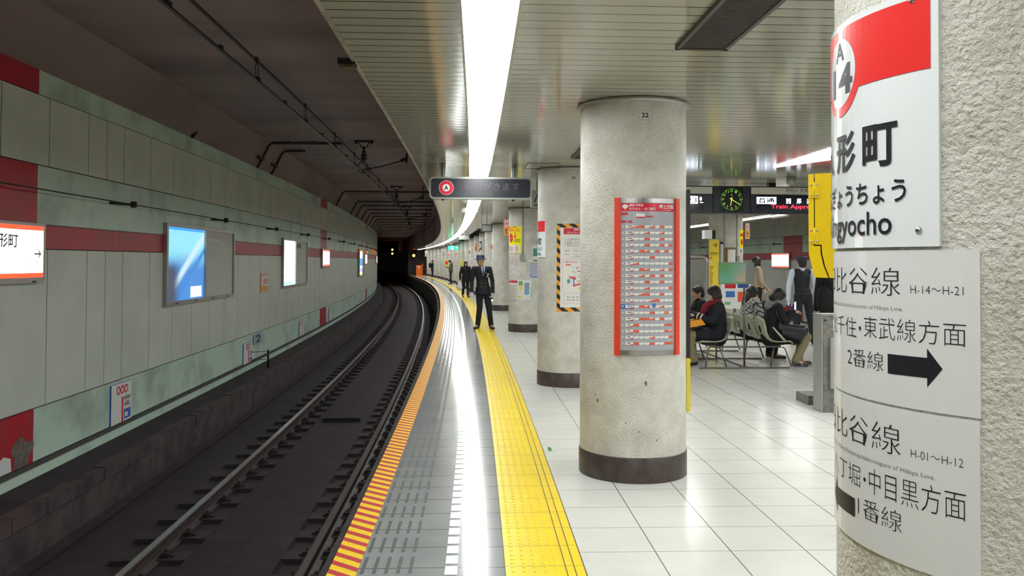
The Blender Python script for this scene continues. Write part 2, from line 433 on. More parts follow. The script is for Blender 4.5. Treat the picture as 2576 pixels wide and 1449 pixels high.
# grip bars, dashes, domes : surface relief of the floor
mb = MB()
k = 0
s = 0.0 + SB
while s < 60:
    if s > 2.5:
        for q in range(5):
            o = 0.150 + 0.012 + q * 0.0595
            near = s < 16
            vs = [P(s + 0.035, o, 0.0016), P(s + 0.035, o + 0.019, 0.0016), P(s + 0.27, o + 0.019, 0.0016), P(s + 0.27, o, 0.0016)]
            mb.add(vs, [(0, 1, 2, 3)], M_bar)
    s += 0.3035
s = SB
while s < SE:
    if s > 2.5:
        for h in (0.012, 0.162):
            mb.add([P(s + h, 0.582, 0.0018), P(s + h, 0.645, 0.0018), P(s + h + 0.118, 0.645, 0.0018), P(s + h + 0.118, 0.582, 0.0018)], [(0, 1, 2, 3)], M_white)
    s += 0.3035
ST(mb, 'trim_2')
mb = MB()
for o in (1.188, 1.232):
    ribbon(mb, SB, SE, 0.6, [(o, 0.0052), (o + 0.006, 0.0052)], M_yline)
s = SB
n_ = 8
while s < 26:
    if s > 2.6:
        for i in range(5):
            for q in range(5):
                ss = s + 0.036 + i * 0.0575; o = 0.925 + q * 0.055; r = 0.0105
                c = P(ss, o, 0.004); vs = []; fs = []
                for lv, (rr, hh) in enumerate(((r, 0), (r * 0.75, 0.004))):
                    for k in range(n_):
                        a = 2 * math.pi * k / n_; vs.append(c + Vector((math.cos(a) * rr, math.sin(a) * rr, hh)))
                fs = [(k, (k + 1) % n_, n_ + (k + 1) % n_, n_ + k) for k in range(n_)] + [tuple(n_ + k for k in range(n_))]
                mb.add(vs, fs, M_yel2)
    s += 0.3035
ribs = [0.925 + q * 0.055 for q in range(5)]
for o in ribs:
    ribbon(mb, 26, SE, 1.0, [(o - 0.008, 0.0042), (o - 0.006, 0.008), (o + 0.006, 0.008), (o + 0.008, 0.0042)], M_yel2)
ST(mb, 'trim_3')
# ceilings
M_fascia = mat('ceiling_fascia', S(150, 146, 135), 0.5, col2=S(120, 112, 104), nscale=4)
mb = MB()
VO0, VO1, VS0, VS1 = 1.35, W - 1.35, 30.0, 49.0
ribbon(mb, SB, VS0, 0.5, [(0.02, CZ), (W - 0.02, CZ)], M_ceil)
ribbon(mb, VS0, VS1, 0.5, [(0.02, CZ), (VO0, CZ)], M_ceil)
ribbon(mb, VS0, VS1, 0.5, [(VO1, CZ), (W - 0.02, CZ)], M_ceil)
ribbon(mb, VS1, SE, 0.5, [(0.02, CZ), (W - 0.02, CZ)], M_ceil)
ST(mb, 'ceiling')
mb = MB()
ribbon(mb, VS0, VS1, 1.0, [(VO0, CZ), (VO0, 3.3), (VO1, 3.3), (VO1, CZ)], M_joint)
for s in (VS0, VS1):
    mb.add([P(s, VO0, CZ), P(s, VO1, CZ), P(s, VO1, 3.3), P(s, VO0, 3.3)], [(0, 1, 2, 3)], M_joint)
ribbon(mb, SB, SE, 0.5, [(0.02, CZ), (-0.005, CZ - 0.004), (-0.012, CZ + 0.03)], M_fascia)
ribbon(mb, SB, SE + 60, 1.0, [(-0.012, CZ + 0.03), (-0.012, TZ)], M_conc)
ribbon(mb, SB, SE, 0.5, [(W - 0.02, CZ), (W + 0.005, CZ - 0.004), (W + 0.012, CZ + 0.03)], M_fascia)
ribbon(mb, SB, SE + 60, 1.0, [(W + 0.012, CZ + 0.03), (W + 0.012, TZ)], M_conc)
ST(mb, 'trim_4')
M_tc = mat('tunnel_ceiling_concrete', (0.33, 0.25, 0.26), 0.85, col2=(0.17, 0.135, 0.15), nscale=0.5, nlo=0.3, nhi=0.7, bump=0.3, bscale=9, stretch=(0.5, 1.6, 1))
mb = MB()
ribbon(mb, SB, SE + 70, 1.0, [(WL_O - 0.02, 3.475), (-3.43, TZ), (0.0, TZ)], [M_conc, M_tc])
ribbon(mb, SB, SE + 70, 1.0, [(W, TZ), (WR_O - 0.27, TZ), (WR_O + 0.02, 3.475)], [M_tc, M_conc])
ST(mb, 'ceiling_tunnel')
# end wall of the platform
mb = MB()
mb.sbox(SE, SE + 0.3, 0.0, W, -1.2, TZ, mat('end_wall_concrete', (0.14, 0.12, 0.12), 0.8, col2=(0.09, 0.08, 0.08), nscale=1.0))
ST(mb, 'wall_end')
# side walls: panels with recessed joints
def side_wall(sgn, base, name, reds, lo_s, hi_s):
    oo = lambda d: base + sgn * d
    mb = MB()
    ribbon(mb, SB, SE + 70, 1.0, [(oo(-0.02), 3.48), (oo(-0.02), -0.74)], M_joint)
    grey = [9.79 - 0.905 * i for i in range(20)][::-1] + [10.28] + [10.79 + 0.905 * i for i in range(91)]
    bands = [8.66 - 1.81 * i for i in range(9)][::-1] + [8.66 + 1.81 * i for i in range(1, 47)]
    for a, b in reds: bands += [a, b]
    bands = sorted(set(round(v, 3) for v in bands if not any(a < v < b for a, b in reds)))
    def isred(s): return any(a - 1e-3 <= s <= b + 1e-3 for a, b in reds)
    def pan(a, b, z0, z1, m, g=0.008):
        a += g; b -= g
        f = [P(a, oo(0), z0), P(b, oo(0), z0), P(b, oo(0), z1), P(a, oo(0), z1)]
        k = [P(a, oo(-0.02), z0), P(b, oo(-0.02), z0), P(b, oo(-0.02), z1), P(a, oo(-0.02), z1)]
        mb.add(f + k, [(0, 1, 2, 3), (0, 4, 5, 1), (1, 5, 6, 2), (2, 6, 7, 3), (3, 7, 4, 0)], m)
    for a, b in zip(grey, grey[1:]):
        if a < lo_s or b > hi_s: continue
        pan(a, b, 0.05, 1.645, M_panel); pan(a, b, 2.512, 3.215, M_panel)
    for a, b in zip(bands, bands[1:]):
        if a < lo_s or b > hi_s or b - a < 0.02: continue
        mid = (a + b) / 2; r = isred(mid); g = 0.002
        c = M_red if r else M_green
        pan(a, b, -0.49, 0.036, c, g); pan(a, b, 1.655, 1.897, M_red, g); pan(a, b, 1.905, 2.50, c, g); pan(a, b, 3.225, 3.47, c, g)
        pan(a, b, -0.66, -0.545, M_green, g)
    ribbon(mb, SB, SE, 1.0, [(oo(0.0), -0.50), (oo(0.03), -0.50), (oo(0.03), -0.54), (oo(0.0), -0.54)], M_joint)
    ST(mb, name)
REDS = [(-10.85, -9.5), (7.35, 8.66), (26.3, 27.7), (44.6, 45.9), (62.8, 64.1), (81.0, 82.3)]
side_wall(1, WL_O, 'wall_left', REDS, SB, 91)
side_wall(-1, WR_O, 'wall_right', [(10.6, 12.0), (28.3, 29.9), (47.0, 48.5)], SB, 91)
M_patch = mat('bare_grey_patch', S(120, 112, 104), 0.8, col2=S(90, 82, 76), nscale=14)
pr = Print(map_wallL(WL_O + 0.001))
pts = []
for i in range(26):
    a = 2 * math.pi * i / 26; r = 0.16 + 0.03 * math.sin(3 * a + 1) + 0.02 * math.sin(5 * a)
    pts.append((8.44 + math.cos(a) * r * 1.15, max(-0.488, -0.36 + math.sin(a) * r)))
pr.poly(pts, M_patch)
pr.poly([(7.92, -0.488), (8.26, -0.488), (8.24, -0.36), (8.12, -0.32), (8.0, -0.36), (7.94, -0.42)], M_wht2)
pr.build('trim_5', kind='structure')
# track bed, ledge, kerb
M_slab = grid_mat('track_pavers', (0.042, 0.028, 0.035), (0.026, 0.017, 0.023), 0.75, 0.62, 0.42, 0.018, 0.018, (0.02, 0.015, 0.015), vo=-1.84, stagger=0.5, bump=0.9, bumpn=0.6, vary=0.12, nscale=3, spec=0.3)
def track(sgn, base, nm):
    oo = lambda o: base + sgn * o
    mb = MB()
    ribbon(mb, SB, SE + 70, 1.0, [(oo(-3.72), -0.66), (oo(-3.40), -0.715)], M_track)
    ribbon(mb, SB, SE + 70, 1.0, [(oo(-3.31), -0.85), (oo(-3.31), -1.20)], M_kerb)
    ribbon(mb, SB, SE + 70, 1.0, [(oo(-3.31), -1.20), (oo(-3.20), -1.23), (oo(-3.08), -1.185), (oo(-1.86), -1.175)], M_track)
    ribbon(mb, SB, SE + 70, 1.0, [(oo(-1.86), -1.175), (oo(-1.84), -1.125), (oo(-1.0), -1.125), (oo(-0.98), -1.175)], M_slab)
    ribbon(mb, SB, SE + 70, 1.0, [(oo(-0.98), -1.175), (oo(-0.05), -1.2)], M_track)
    ST(mb, 'floor_track')
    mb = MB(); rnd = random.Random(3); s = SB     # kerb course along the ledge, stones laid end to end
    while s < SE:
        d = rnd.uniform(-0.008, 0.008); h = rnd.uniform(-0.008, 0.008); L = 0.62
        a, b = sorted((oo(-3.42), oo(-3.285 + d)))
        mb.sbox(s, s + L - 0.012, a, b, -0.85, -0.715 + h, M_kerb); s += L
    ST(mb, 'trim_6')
track(1, 0.0, 'a'); track(-1, W, 'b')

# ------------------------------------------------------------------ RAILS AND TIES
RAILS = [-2.14, -0.69]
prof = [(-0.07, 0), (0.07, 0), (0.07, 0.012), (0.012, 0.03), (0.010, 0.105), (0.034, 0.122), (0.036, 0.148), (0.028, 0.155), (-0.028, 0.155), (-0.036, 0.148), (-0.034, 0.122), (-0.010, 0.105), (-0.012, 0.03), (-0.07, 0.012)]
for o, nmx in ((RAILS[0], 'running rail nearer the panelled wall, the left rail of the near track'), (RAILS[1], 'running rail nearer the platform edge, the right rail of the near track')):
    mb = MB()
    ribbon(mb, SB, SE + 60, 0.5, [(o + a, -1.155 + b) for a, b in prof], [M_rail] * 7 + [M_railtop] + [M_rail] * 6, closed=True)
    mb.build('rail', loc=P(0, o, -1.155), label='rusty steel ' + nmx, cat='rail', group='rails of the near track')
for o in (W + 0.69, W + 2.14):
    mb = MB()
    ribbon(mb, SB, SE, 1.0, [(o + a, -1.155 + b) for a, b in prof], [M_rail] * 7 + [M_railtop] + [M_rail] * 6, closed=True)
    mb.build('rail', loc=P(0, o, -1.155), label='steel rail of the far track beyond the island platform', cat='rail', group='rails of the far track')
def tie_mesh(o):
    b = MB(); b.box((0, 0, -1.168), 0.62, 0.20, 0.035, M_tie)
    return b
t0 = MB(); t0.box((0, 0, -0.005), 0.74, 0.21, 0.065, M_tie)
proto = t0.build('rail_tie', loc=(0, 0, 0))
clips = []
for sg in (-1, 1):
    c0 = MB(); c0.box((sg * 0.095, 0, 0.045), 0.07, 0.11, 0.05, M_clip); c0.box((sg * 0.14, 0, 0.03), 0.05, 0.06, 0.03, M_clip)
    c0.tube([(sg * 0.10, 0, 0.05), (sg * 0.10, 0, 0.095)], 0.013, M_clip, n=6); clips.append(c0.build('rail_clip', parent=proto))
first = True
for ri, o in enumerate(RAILS):
    for i in range(144):
        s = 4.2 + i * 0.59
        if first: t = proto; first = False
        else:
            t = proto.copy(); COL.objects.link(t)
            if s < 26:
                for cl in clips: c = cl.copy(); COL.objects.link(c); c.parent = t
        t.location = P(s, o, -1.158); t.rotation_euler = (0, 0, heading(s))
        tag(t, 'dark tie block under the ' + ('left rail nearer the panelled wall' if ri == 0 else 'right rail nearer the platform edge'), 'rail tie',
            'tie blocks under the left rail' if ri == 0 else 'tie blocks under the right rail')
# plank lying between the rails
mb = MB(); mb.box(P(14.1, -1.42, -1.085), 0.62, 0.09, 0.05, M_iron, R_(14), F_(14))
mb.build('timber_strip', loc=P(14.1, -1.42, -1.11), label='short black strip lying across the pavers between the rails', cat='strip')

# ------------------------------------------------------------------ OVERHEAD LINE
def cable(name, o, z, r, s0, s1, label, cat='wire', group=None, m=M_iron, sag=0.0, pitch=5.0):
    mb = MB(); n = int((s1 - s0) / 0.5)
    mb.tube([P(s0 + (s1 - s0) * i / n, o, z - sag * math.sin(math.pi * (((s0 + (s1 - s0) * i / n) / pitch) % 1.0))) for i in range(n + 1)], r, m, n=6)
    return mb.build(name, loc=P(0, o, z), label=label, cat=cat, group=group)
M_cw = mat('dark_copper_wire', (0.03, 0.022, 0.02), 0.35, metal=0.6)
cable('contact_wire', -1.47, 3.35, 0.017, SB, 120, 'lower black contact wire running above the near track', m=M_cw)
cable('messenger_wire', -1.50, 3.57, 0.016, SB, 120, 'upper black carrying wire above the contact wire of the near track')
i = 0; s = 1.0
while s < 60:
    if i % 2 == 0:
        mb = MB()
        for d in (-0.014, 0.014): mb.tube([P(s, -1.485, 3.565), P(s, -1.485 + d, 3.50), P(s, -1.48 + d, 3.42), P(s, -1.475, 3.36)], 0.004, M_iron, n=5)
        mb.box(P(s, -1.49, 3.57), 0.03, 0.07, 0.045, M_iron); mb.box(P(s, -1.47, 3.37), 0.03, 0.07, 0.04, M_iron)
        mb.build('wire_dropper', loc=P(s, -1.48, 3.35), label='small looped dropper clamping the two overhead wires together', cat='dropper', group='droppers between the overhead wires')
    else:
        mb = MB(); mb.box(P(s, -1.47, 3.375), 0.022, 0.06, 0.04, M_iron)
        mb.build('wire_clamp', loc=P(s, -1.47, 3.36), label='small clamp on the lower overhead wire', cat='clamp', group='clamps on the lower overhead wire')
    s += 1.25; i += 1
for s in (17.2, 27.6, 38.0, 48.4):
    t = thing('wire_hanger', P(s, -1.45, TZ), 'insulated wire hanger bolted to the tunnel ceiling, %s from the camera' % {17.2: 'nearest', 27.6: 'second', 38.0: 'third', 48.4: 'fourth'}[s], 'hanger', 'wire hangers under the tunnel ceiling')
    MB().box(P(s, -1.45, TZ - 0.02), 0.40, 0.05, 0.03, M_iron, R_(s), F_(s)).build('mounting_bar', t)
    mb = MB()
    for d in (-1, 1): mb.tube([P(s, -1.45 + d * 0.11, TZ - 0.03), P(s, -1.45 + d * 0.05, TZ - 0.14), P(s, -1.45, TZ - 0.15)], 0.012, M_iron, n=6); mb.cyl(P(s, -1.45 + d * 0.16, 0), 0.025, TZ - 0.07, TZ - 0.03, M_iron, n=8)
    mb.build('yoke', t)
    mb = MB(); mb.lathe(P(s, -1.45, TZ - 0.37), [(0.0, 0.25), (0.018, 0.25), (0.02, 0.17), (0.055, 0.13), (0.03, 0.125), (0.07, 0.05), (0.035, 0.045), (0.075, -0.02), (0.03, -0.03), (0.02, -0.06), (0, -0.06)], M_iron, n=14)
    mb.build('insulator', t)
    mb = MB(); mb.tube([P(s, -1.47, 3.40), P(s, -1.1, 3.47), P(s + 0.02, -0.62, 3.62)], 0.013, M_iron, n=6); mb.tube([P(s, -0.70, 3.595), P(s, -0.60, 3.63)], 0.035, M_iron, n=8)
    pts = [P(s, -1.47 + math.cos(a) * 0.10, 3.45 + math.sin(a) * 0.12) for a in [2 * math.pi * k / 14 for k in range(14)]]
    mb.tube(pts, 0.009, M_iron, n=5, closed=True); mb.build('steady_arm', t)
    MB().box(P(s, -0.58, 3.64), 0.04, 0.12, 0.16, M_iron, R_(s), F_(s)).tube([P(s, -0.58, 3.7), P(s, -0.58, TZ)], 0.014, M_iron, n=6).build('bracket', t)
# conduits bent round the haunch
M_pipe = mat('grimy_conduit', (0.045, 0.036, 0.036), 0.7)
for k, s in enumerate([17.4, 18.7, 29.5, 34.5, 37.0, 40.0, 43.0, 46.0, 49.5, 53, 57, 61, 66, 71, 76]):
    end = -1.9 if k == 0 else (-2.9 if k == 1 else -0.3)
    mb = MB(); pts = [P(s, -3.64, 3.44), P(s, -3.60, 3.50), P(s, -3.40, 3.90), P(s, -3.33, 3.95), P(s, end, 3.96)]
    mb.tube(pts, 0.028, M_pipe, n=7)
    for o in [x for x in (-3.0, -2.5, -2.0, -1.2, -0.7) if x < end + 0.05]: mb.box(P(s, o, 3.965), 0.03, 0.11, 0.05, M_pipe, R_(s), F_(s))
    mb.box(P(s, -3.55, 3.62), 0.06, 0.36, 0.03, M_pipe, R_(s), F_(s))
    lab = ['nearest dark conduit bent round the left haunch of the tunnel', 'second dark conduit on the left haunch, ending just past the bend'][k] if k < 2 else 'dark conduit crossing the tunnel ceiling deep inside the tunnel'
    mb.build('ceiling_conduit', loc=P(s, -3.64, 3.44), label=lab, cat='conduit', group='conduits round the tunnel haunch')
# cable on wall insulators
cable('wall_cable', WL_O + 0.16, 2.235, 0.007, SB, 88, 'thin black cable strung along the left tunnel wall above the red stripe', cat='cable')
s = 2.5; k = 0
while s < 60:
    mb = MB(); mb.tube([P(s - 0.34, WL_O, 2.235), P(s, WL_O + 0.15, 2.235)], 0.016, M_iron, n=8); mb.lathe(P(s, WL_O + 0.16, 2.20), [(0, 0), (0.03, 0), (0.042, 0.02), (0.03, 0.035), (0.042, 0.05), (0.03, 0.075), (0, 0.075)], M_iron, n=12)
    mb.build('cable_insulator', loc=P(s, WL_O, 2.2), label='black insulator bracket holding the cable on the left tunnel wall', cat='insulator', group='insulators along the left tunnel wall')
    s += 4.1
s = 14.0
while s < 42:
    mb = MB(); mb.tube([P(s - 0.3, WR_O, 2.235), P(s, WR_O - 0.15, 2.235)], 0.016, M_iron, n=8); mb.lathe(P(s, WR_O - 0.16, 2.20), [(0, 0), (0.03, 0), (0.042, 0.02), (0.03, 0.035), (0.042, 0.05), (0.03, 0.075), (0, 0.075)], M_iron, n=12)
    mb.build('cable_insulator', loc=P(s, WR_O, 2.2), label='black insulator bracket holding the cable on the far right wall', cat='insulator', group='insulators along the far right wall')
    s += 4.1
cable('wall_cable', WR_O - 0.16, 2.235, 0.007, SB, 60, 'thin black cable strung along the far wall beyond the second track', cat='cable')
# small bracket at the wall top and lug on the ceiling edge
MB().tube([P(13.4, -3.70, 3.48), P(13.35, -3.60, 3.56)], [0.03, 0.012], M_iron, n=6).build('wall_lug', loc=P(13.4, -3.7, 3.48), label='small dark hook at the foot of the left haunch', cat='hook')
mb = MB(); mb.box(P(4.95, -0.04, CZ + 0.0), 0.10, 0.10, 0.035, M_iron, R_(5), F_(5)); mb.box(P(4.95, -0.03, CZ - 0.02), 0.05, 0.06, 0.02, mat('rusty_lug', (0.12, 0.07, 0.02), 0.7), R_(5), F_(5))
mb.build('edge_lug', loc=P(4.95, -0.04, CZ - 0.03), label='small rusty lug on the edge of the platform ceiling', cat='lug')

# ------------------------------------------------------------------ LIGHTS
def strip_light(s0, L, o0, o1, label, group, n=2):
    t = thing('strip_light', P(s0, o0, CZ), label, 'ceiling light', group)
    mb = MB()
    for a, b in ((o0 - 0.014, o0), (o1, o1 + 0.014)): mb.sbox(s0, s0 + L, a, b, CZ - 0.022, CZ - 0.002, M_alu, n)
    mb.build('housing', t)
    mb = MB(); mb.sbox(s0 + 0.035, s0 + L - 0.035, o0 + 0.001, o1 - 0.001, CZ - 0.014, CZ - 0.003, M_tube, n); mb.build('diffuser', t)
    mb = MB(); w = (o1 - o0)
    for a, b in ((0.16, 0.40), (0.60, 0.84)): mb.sbox(s0 + L - 0.035, s0 + L + 0.035, o0 + w * a, o0 + w * b, CZ - 0.014, CZ - 0.004, M_tube2)
    mb.sbox(s0 + L - 0.035, s0 + L + 0.035, o0 + w * 0.0, o0 + w * 0.16, CZ - 0.014, CZ - 0.004, M_tube); mb.sbox(s0 + L - 0.035, s0 + L + 0.035, o0 + w * 0.84, o1, CZ - 0.014, CZ - 0.004, M_tube)
    mb.sbox(s0 + L - 0.035, s0 + L + 0.035, o0 + w * 0.40, o0 + w * 0.60, CZ - 0.014, CZ - 0.004, M_tube)
    mb.build('end_socket', t)
k = 0; s = 5.6 - 2.43 * 5
while s + 2.4 < SE - 1:
    strip_light(s, 2.43, 0.660, 0.918, 'long white ceiling luminaire in the bright line above the grey grip tiles', 'luminaires in the line over the near platform edge'); s += 2.43
s = 5.6 - 2.43 * 5
while s < 60:
    strip_light(s, 2.43, 8.14, 8.40, 'white ceiling luminaire in the line over the far platform edge', 'luminaires over the far platform edge'); s += 2.43
t = thing('strip_light', P(2.0, 4.36, CZ), 'bright white ceiling light over the middle of the platform, cut off by the near pillar', 'ceiling light')
mb = MB(); z0, z1 = CZ - 0.012, CZ - 0.002
bt = [P(0.0, 4.335, z0), P(0.0, 4.80, z0), P(9.05, 4.80, z0), P(10.05, 4.385, z0)]; tp = [Vector((v.x, v.y, z1)) for v in bt]
mb.add(bt + tp, [(0, 1, 2, 3), (0, 4, 5, 1), (1, 5, 6, 2), (2, 6, 7, 3), (3, 7, 4, 0)], M_tube); mb.build('diffuser', t)
MB().sbox(0, 9.0, 4.40, 4.76, z1 - 0.001, z1 + 0.001, M_alu).build('housing', t)
strip_light(13.2, 2.43, 4.36, 4.62, 'white ceiling light added unseen behind the departure displays to brighten the area beyond', 'added unseen luminaires behind the departure displays')  # this pair is added out of sight to brighten the far pillar row
strip_light(15.63, 2.43, 4.36, 4.62, 'white ceiling light added unseen behind the departure displays to brighten the area beyond', 'added unseen luminaires behind the departure displays')
# ------------------------------------------------------------------ PILLARS
PR = 0.392
def pillar(s, o, label, n=96, num=None, group=None):
    c = P(s, o, 0); t = thing('pillar', c, label, 'pillar', group)
    MB().lathe(c, [(PR, 0.0), (PR, CZ)], M_pillar, n=n).build('shaft', t)
    MB().lathe(c, [(PR + 0.006, 0.0), (PR + 0.006, 0.172), (PR + 0.002, 0.178), (PR, 0.178)], M_kick, n=n).build('base_band', t)
    MB().lathe(c, [(PR - 0.005, CZ - 0.03), (PR + 0.02, CZ - 0.03), (PR + 0.024, CZ - 0.02), (PR + 0.02, CZ - 0.004), (PR, CZ - 0.001)], M_alu, n=n).build('ceiling_ring', t)
    if num:
        f = map_cyl(s, o, PR); pr = Print(f, curved=0.03, base=0.002)
        pr.rect(-0.022, 0.046, 2.560, 2.606, M_paper, 0).text(num, -0.014, 0.038, 2.566, 2.600, M_ink, 1, bold=0.03)
        pr.build('number_plate', t)
    return t
pillar(1.66, 1.9, 'nearest round pillar, rough pale plaster, cut off by the right edge of the picture', n=160)
pillar(6.2, 1.9, 'round plaster pillar numbered 22 with the tall red-framed guide board', n=128, num='22')
pillar(10.62, 1.93, 'round plaster pillar numbered 23 carrying the poster with the yellow and black border', num='23')
pillar(18.55, 2.0, 'round plaster pillar carrying the yellow poster, maps and a conduit')
pillar(26.4, 2.0, 'round pillar just right of the station attendant, behind the mapped pillar')
for k in range(15):
    pillar(30.5 + 4.05 * k, 2.0, 'distant round pillar in the row along the curving platform', n=40, group='distant pillars along the near platform edge')
pillar(19.9, 6.98, 'round pillar in the far row, behind the yellow exit sign and benches')

# stains and chips on pillar 22
M_stain = mat('pillar_stain', S(120, 108, 92), 0.8)
f22 = map_cyl(6.2, 1.9, PR)
pr = Print(f22, curved=0.03, base=0.0006); rnd = random.Random(4)
for u, v, r in ((0.02, 0.70, 0.012), (-0.34, 0.56, 0.010), (-0.36, 0.595, 0.006), (0.33, 0.45, 0.006), (-0.03, 0.36, 0.005), (0.10, 0.30, 0.006), (-0.12, 0.42, 0.005)):
    pr.poly([(u + math.cos(a) * r * rnd.uniform(0.6, 1.2), v + math.sin(a) * r * rnd.uniform(0.9, 1.9)) for a in [k * math.pi / 5 for k in range(10)]], M_stain, 0)
pr.build('plaster_chips', [o for o in bpy.data.objects if o.name.startswith('pillar') and o.type == 'EMPTY'][1])

# ------------------------------------------------------------------ station name plates on the pillars
def name_plate(s, o, label, u1=-0.385, v0=1.580, w=0.55, h=0.468, group=None, hi=True):
    f = map_cyl(s, o, PR); u0 = u1 - w; mb = board(f, u0, u1, v0, v0 + h, 0.008, M_wht, step=0.03)
    t = mb.build('station_name_plate', loc=f(u1, v0, 0), label=label, cat='sign', group=group)
    X = lambda x: u0 + x * w
    pr = Print(f, curved=0.02, base=0.0085, eps=0.0004)
    rb = v0 + 0.322; um = (u0 + u1) / 2; cu = u1 - 0.268
    pr.rect(u0 + 0.012, u1 - 0.014, rb, v0 + h - 0.012, M_redp, 1)
    pr.disc(cu, rb + 0.043, 0.092, M_redp, 1.3)
    pr.disc(cu, rb + 0.043, 0.072, M_wht, 2)
    if hi:
        pr.text('A', cu - 0.022, cu + 0.026, rb + 0.068, rb + 0.108, M_ink, 3, bold=0.035)
        pr.text('14', cu - 0.046, cu + 0.062, rb - 0.005, rb + 0.058, M_ink, 3, bold=0.035)
    p = 0.104; a = u1 - 0.172
    for i, ch in enumerate('人形町'): pr.text(ch, a - (2 - i) * 0.117, a + 0.092 - (2 - i) * 0.117, v0 + 0.155, v0 + 0.238, M_ink, 3, bold=0.022)
    pr.text('にんぎょうちょう', u1 - 0.435, u1 - 0.062, v0 + 0.084, v0 + 0.130, M_ink, 3, bold=0.012)
    pr.text('Ningyocho', u1 - 0.385, u1 - 0.094, v0 + 0.010, v0 + 0.070, M_ink, 3, bold=0.008)
    pr.build('lettering', t)
    mb = MB(); rt = None
    for (uu, vv) in ((u1 - 0.038, v0 + 0.030), (u1 - 0.048, v0 + h - 0.014), (u0 + 0.038, v0 + 0.030), (u0 + 0.048, v0 + h - 0.014)):
        n = (f(uu, vv, 1) - f(uu, vv, 0)).normalized(); mb.lathe(f(uu, vv, 0.008), [(0, 0.005), (0.004, 0.0045), (0.0065, 0.0015), (0.0065, 0)], M_steel, n=12, axis=n)
    mb.build('screw', t)
    return t
name_plate(1.66, 1.9, 'large white station name plate with red top on the nearest pillar')
name_plate(10.62, 1.93, 'white station name plate with red top on pillar 23, left of the hazard-bordered poster', u1=-0.356, v0=1.60)
name_plate(26.4, 2.0, 'station name plate on the pillar to the right of the station attendant', u1=-0.45, v0=1.60)
for k in (1, 3, 6, 8, 11):
    name_plate(30.5 + 4.05 * k, 2.0, 'small distant station name plate with red top on a far pillar', u1=-0.42, v0=1.60, group='distant station name plates', hi=False)

# ------------------------------------------------------------------ transfer plates on the nearest pillar
fN = map_cyl(1.66, 1.9, PR)
t = board(fN, -1.02, -0.321, 1.283, 1.574, 0.004, M_wht2, step=0.03).build('direction_plate', loc=fN(-0.321, 1.283, 0), label='grey-white curved plate with the arrow pointing right, under the station name plate', cat='sign')
pr = Print(fN, curved=0.015, base=0.0042, eps=0.0004)
TL = -0.015
pr.text('日比谷線', -0.775, -0.465, 1.488, 1.541, M_ink, 1, bold=TL)
pr.text('H-14～H-21', -0.443, -0.347, 1.494, 1.509, M_ink, 1, bold=TL)
pr.text('(For Akihabara,Ueno,Iriya,Kita-senju of Hibiya Line.', -0.775, -0.459, 1.458, 1.468, M_ink, 1, bold=TL)
pr.text('北千住', -0.745, -0.590, 1.400, 1.440, M_ink, 1, bold=TL).disc(-0.576, 1.420, 0.004, M_ink, 1)
pr.text('東武線方面', -0.562, -0.343, 1.404, 1.446, M_ink, 1, bold=TL)
pr.text('2番線', -0.628, -0.506, 1.342, 1.378, M_ink, 1, bold=TL)
pr.poly([(-0.495, 1.341), (-0.411, 1.343), (-0.411, 1.379), (-0.495, 1.378)], M_ink, 1).poly([(-0.411, 1.326), (-0.383, 1.362), (-0.411, 1.396)], M_ink, 1)
pr.build('lettering', t)
t = board(fN, -1.02, -0.323, 0.992, 1.278, 0.004, M_wht2, step=0.03).build('direction_plate', loc=fN(-0.323, 0.992, 0), label='lower grey-white curved plate on the nearest pillar, with the arrow pointing left', cat='sign')
pr = Print(fN, curved=0.015, base=0.0042, eps=0.0004)
pr.text('日比谷線', -0.775, -0.466, 1.190, 1.245, M_ink, 1, bold=TL)
pr.text('H-01～H-12', -0.444, -0.349, 1.194, 1.209, M_ink, 1, bold=TL)
pr.text('Hatchobori,Tsukiji,Ginza,Roppongi,Naka-meguro of Hibiya Line.', -0.79, -0.397, 1.160, 1.171, M_ink, 1, bold=TL)
pr.text('八丁堀', -0.735, -0.578, 1.104, 1.145, M_ink, 1, bold=TL).disc(-0.562, 1.124, 0.004, M_ink, 1)
pr.text('中目黒方面', -0.548, -0.345, 1.102, 1.152, M_ink, 1, bold=TL)
pr.text('1番線', -0.586, -0.464, 1.048, 1.088, M_ink, 1, bold=TL)
pr.poly([(-0.70, 1.038), (-0.598, 1.040), (-0.598, 1.077), (-0.70, 1.075)], M_ink, 1).poly([(-0.73, 1.057), (-0.70, 1.020), (-0.70, 1.094)], M_ink, 1)
pr.build('lettering', t)

# ------------------------------------------------------------------ guide board on pillar 22
u0, u1, v0, v1 = -0.195, 0.282, 0.893, 2.000
t = thing('guide_board', f22(0, v0, 0), 'tall curved transfer guide board with orange-red side rails on pillar 22', 'board')
board(f22, u0 + 0.03, u1 - 0.03, v0 + 0.01, v1 - 0.008, 0.012, mat('guide_sheet', S(172, 174, 182), 0.22, coat=0.8), step=0.03).build('panel', t)
board(f22, u0, u0 + 0.038, v0, v1, 0.028, M_orng, step=0.02).build('side_rail', t)
board(f22, u1 - 0.038, u1, v0, v1, 0.028, M_orng, step=0.02).build('side_rail', t)
board(f22, u0 + 0.04, u1 - 0.04, v1 - 0.036, v1 - 0.004, 0.016, M_steel, step=0.02).build('end_strip', t)
board(f22, u0 + 0.04, u1 - 0.04, v0 + 0.004, v0 + 0.036, 0.016, M_steel, step=0.02).build('end_strip', t)
pr = Print(f22, curved=0.02, base=0.0125, eps=0.0006)
a, b = u0 + 0.043, u1 - 0.045
pr.rect(a, b, 1.905, 1.962, M_pink, 1)
pr.disc(a + 0.027, 1.936, 0.022, M_paper, 2, r2=0.017, a0=-5, a1=185).poly([(a + 0.005, 1.936), (a + 0.049, 1.936), (a + 0.030, 1.922), (a + 0.027, 1.910), (a + 0.024, 1.922)], M_paper, 2)
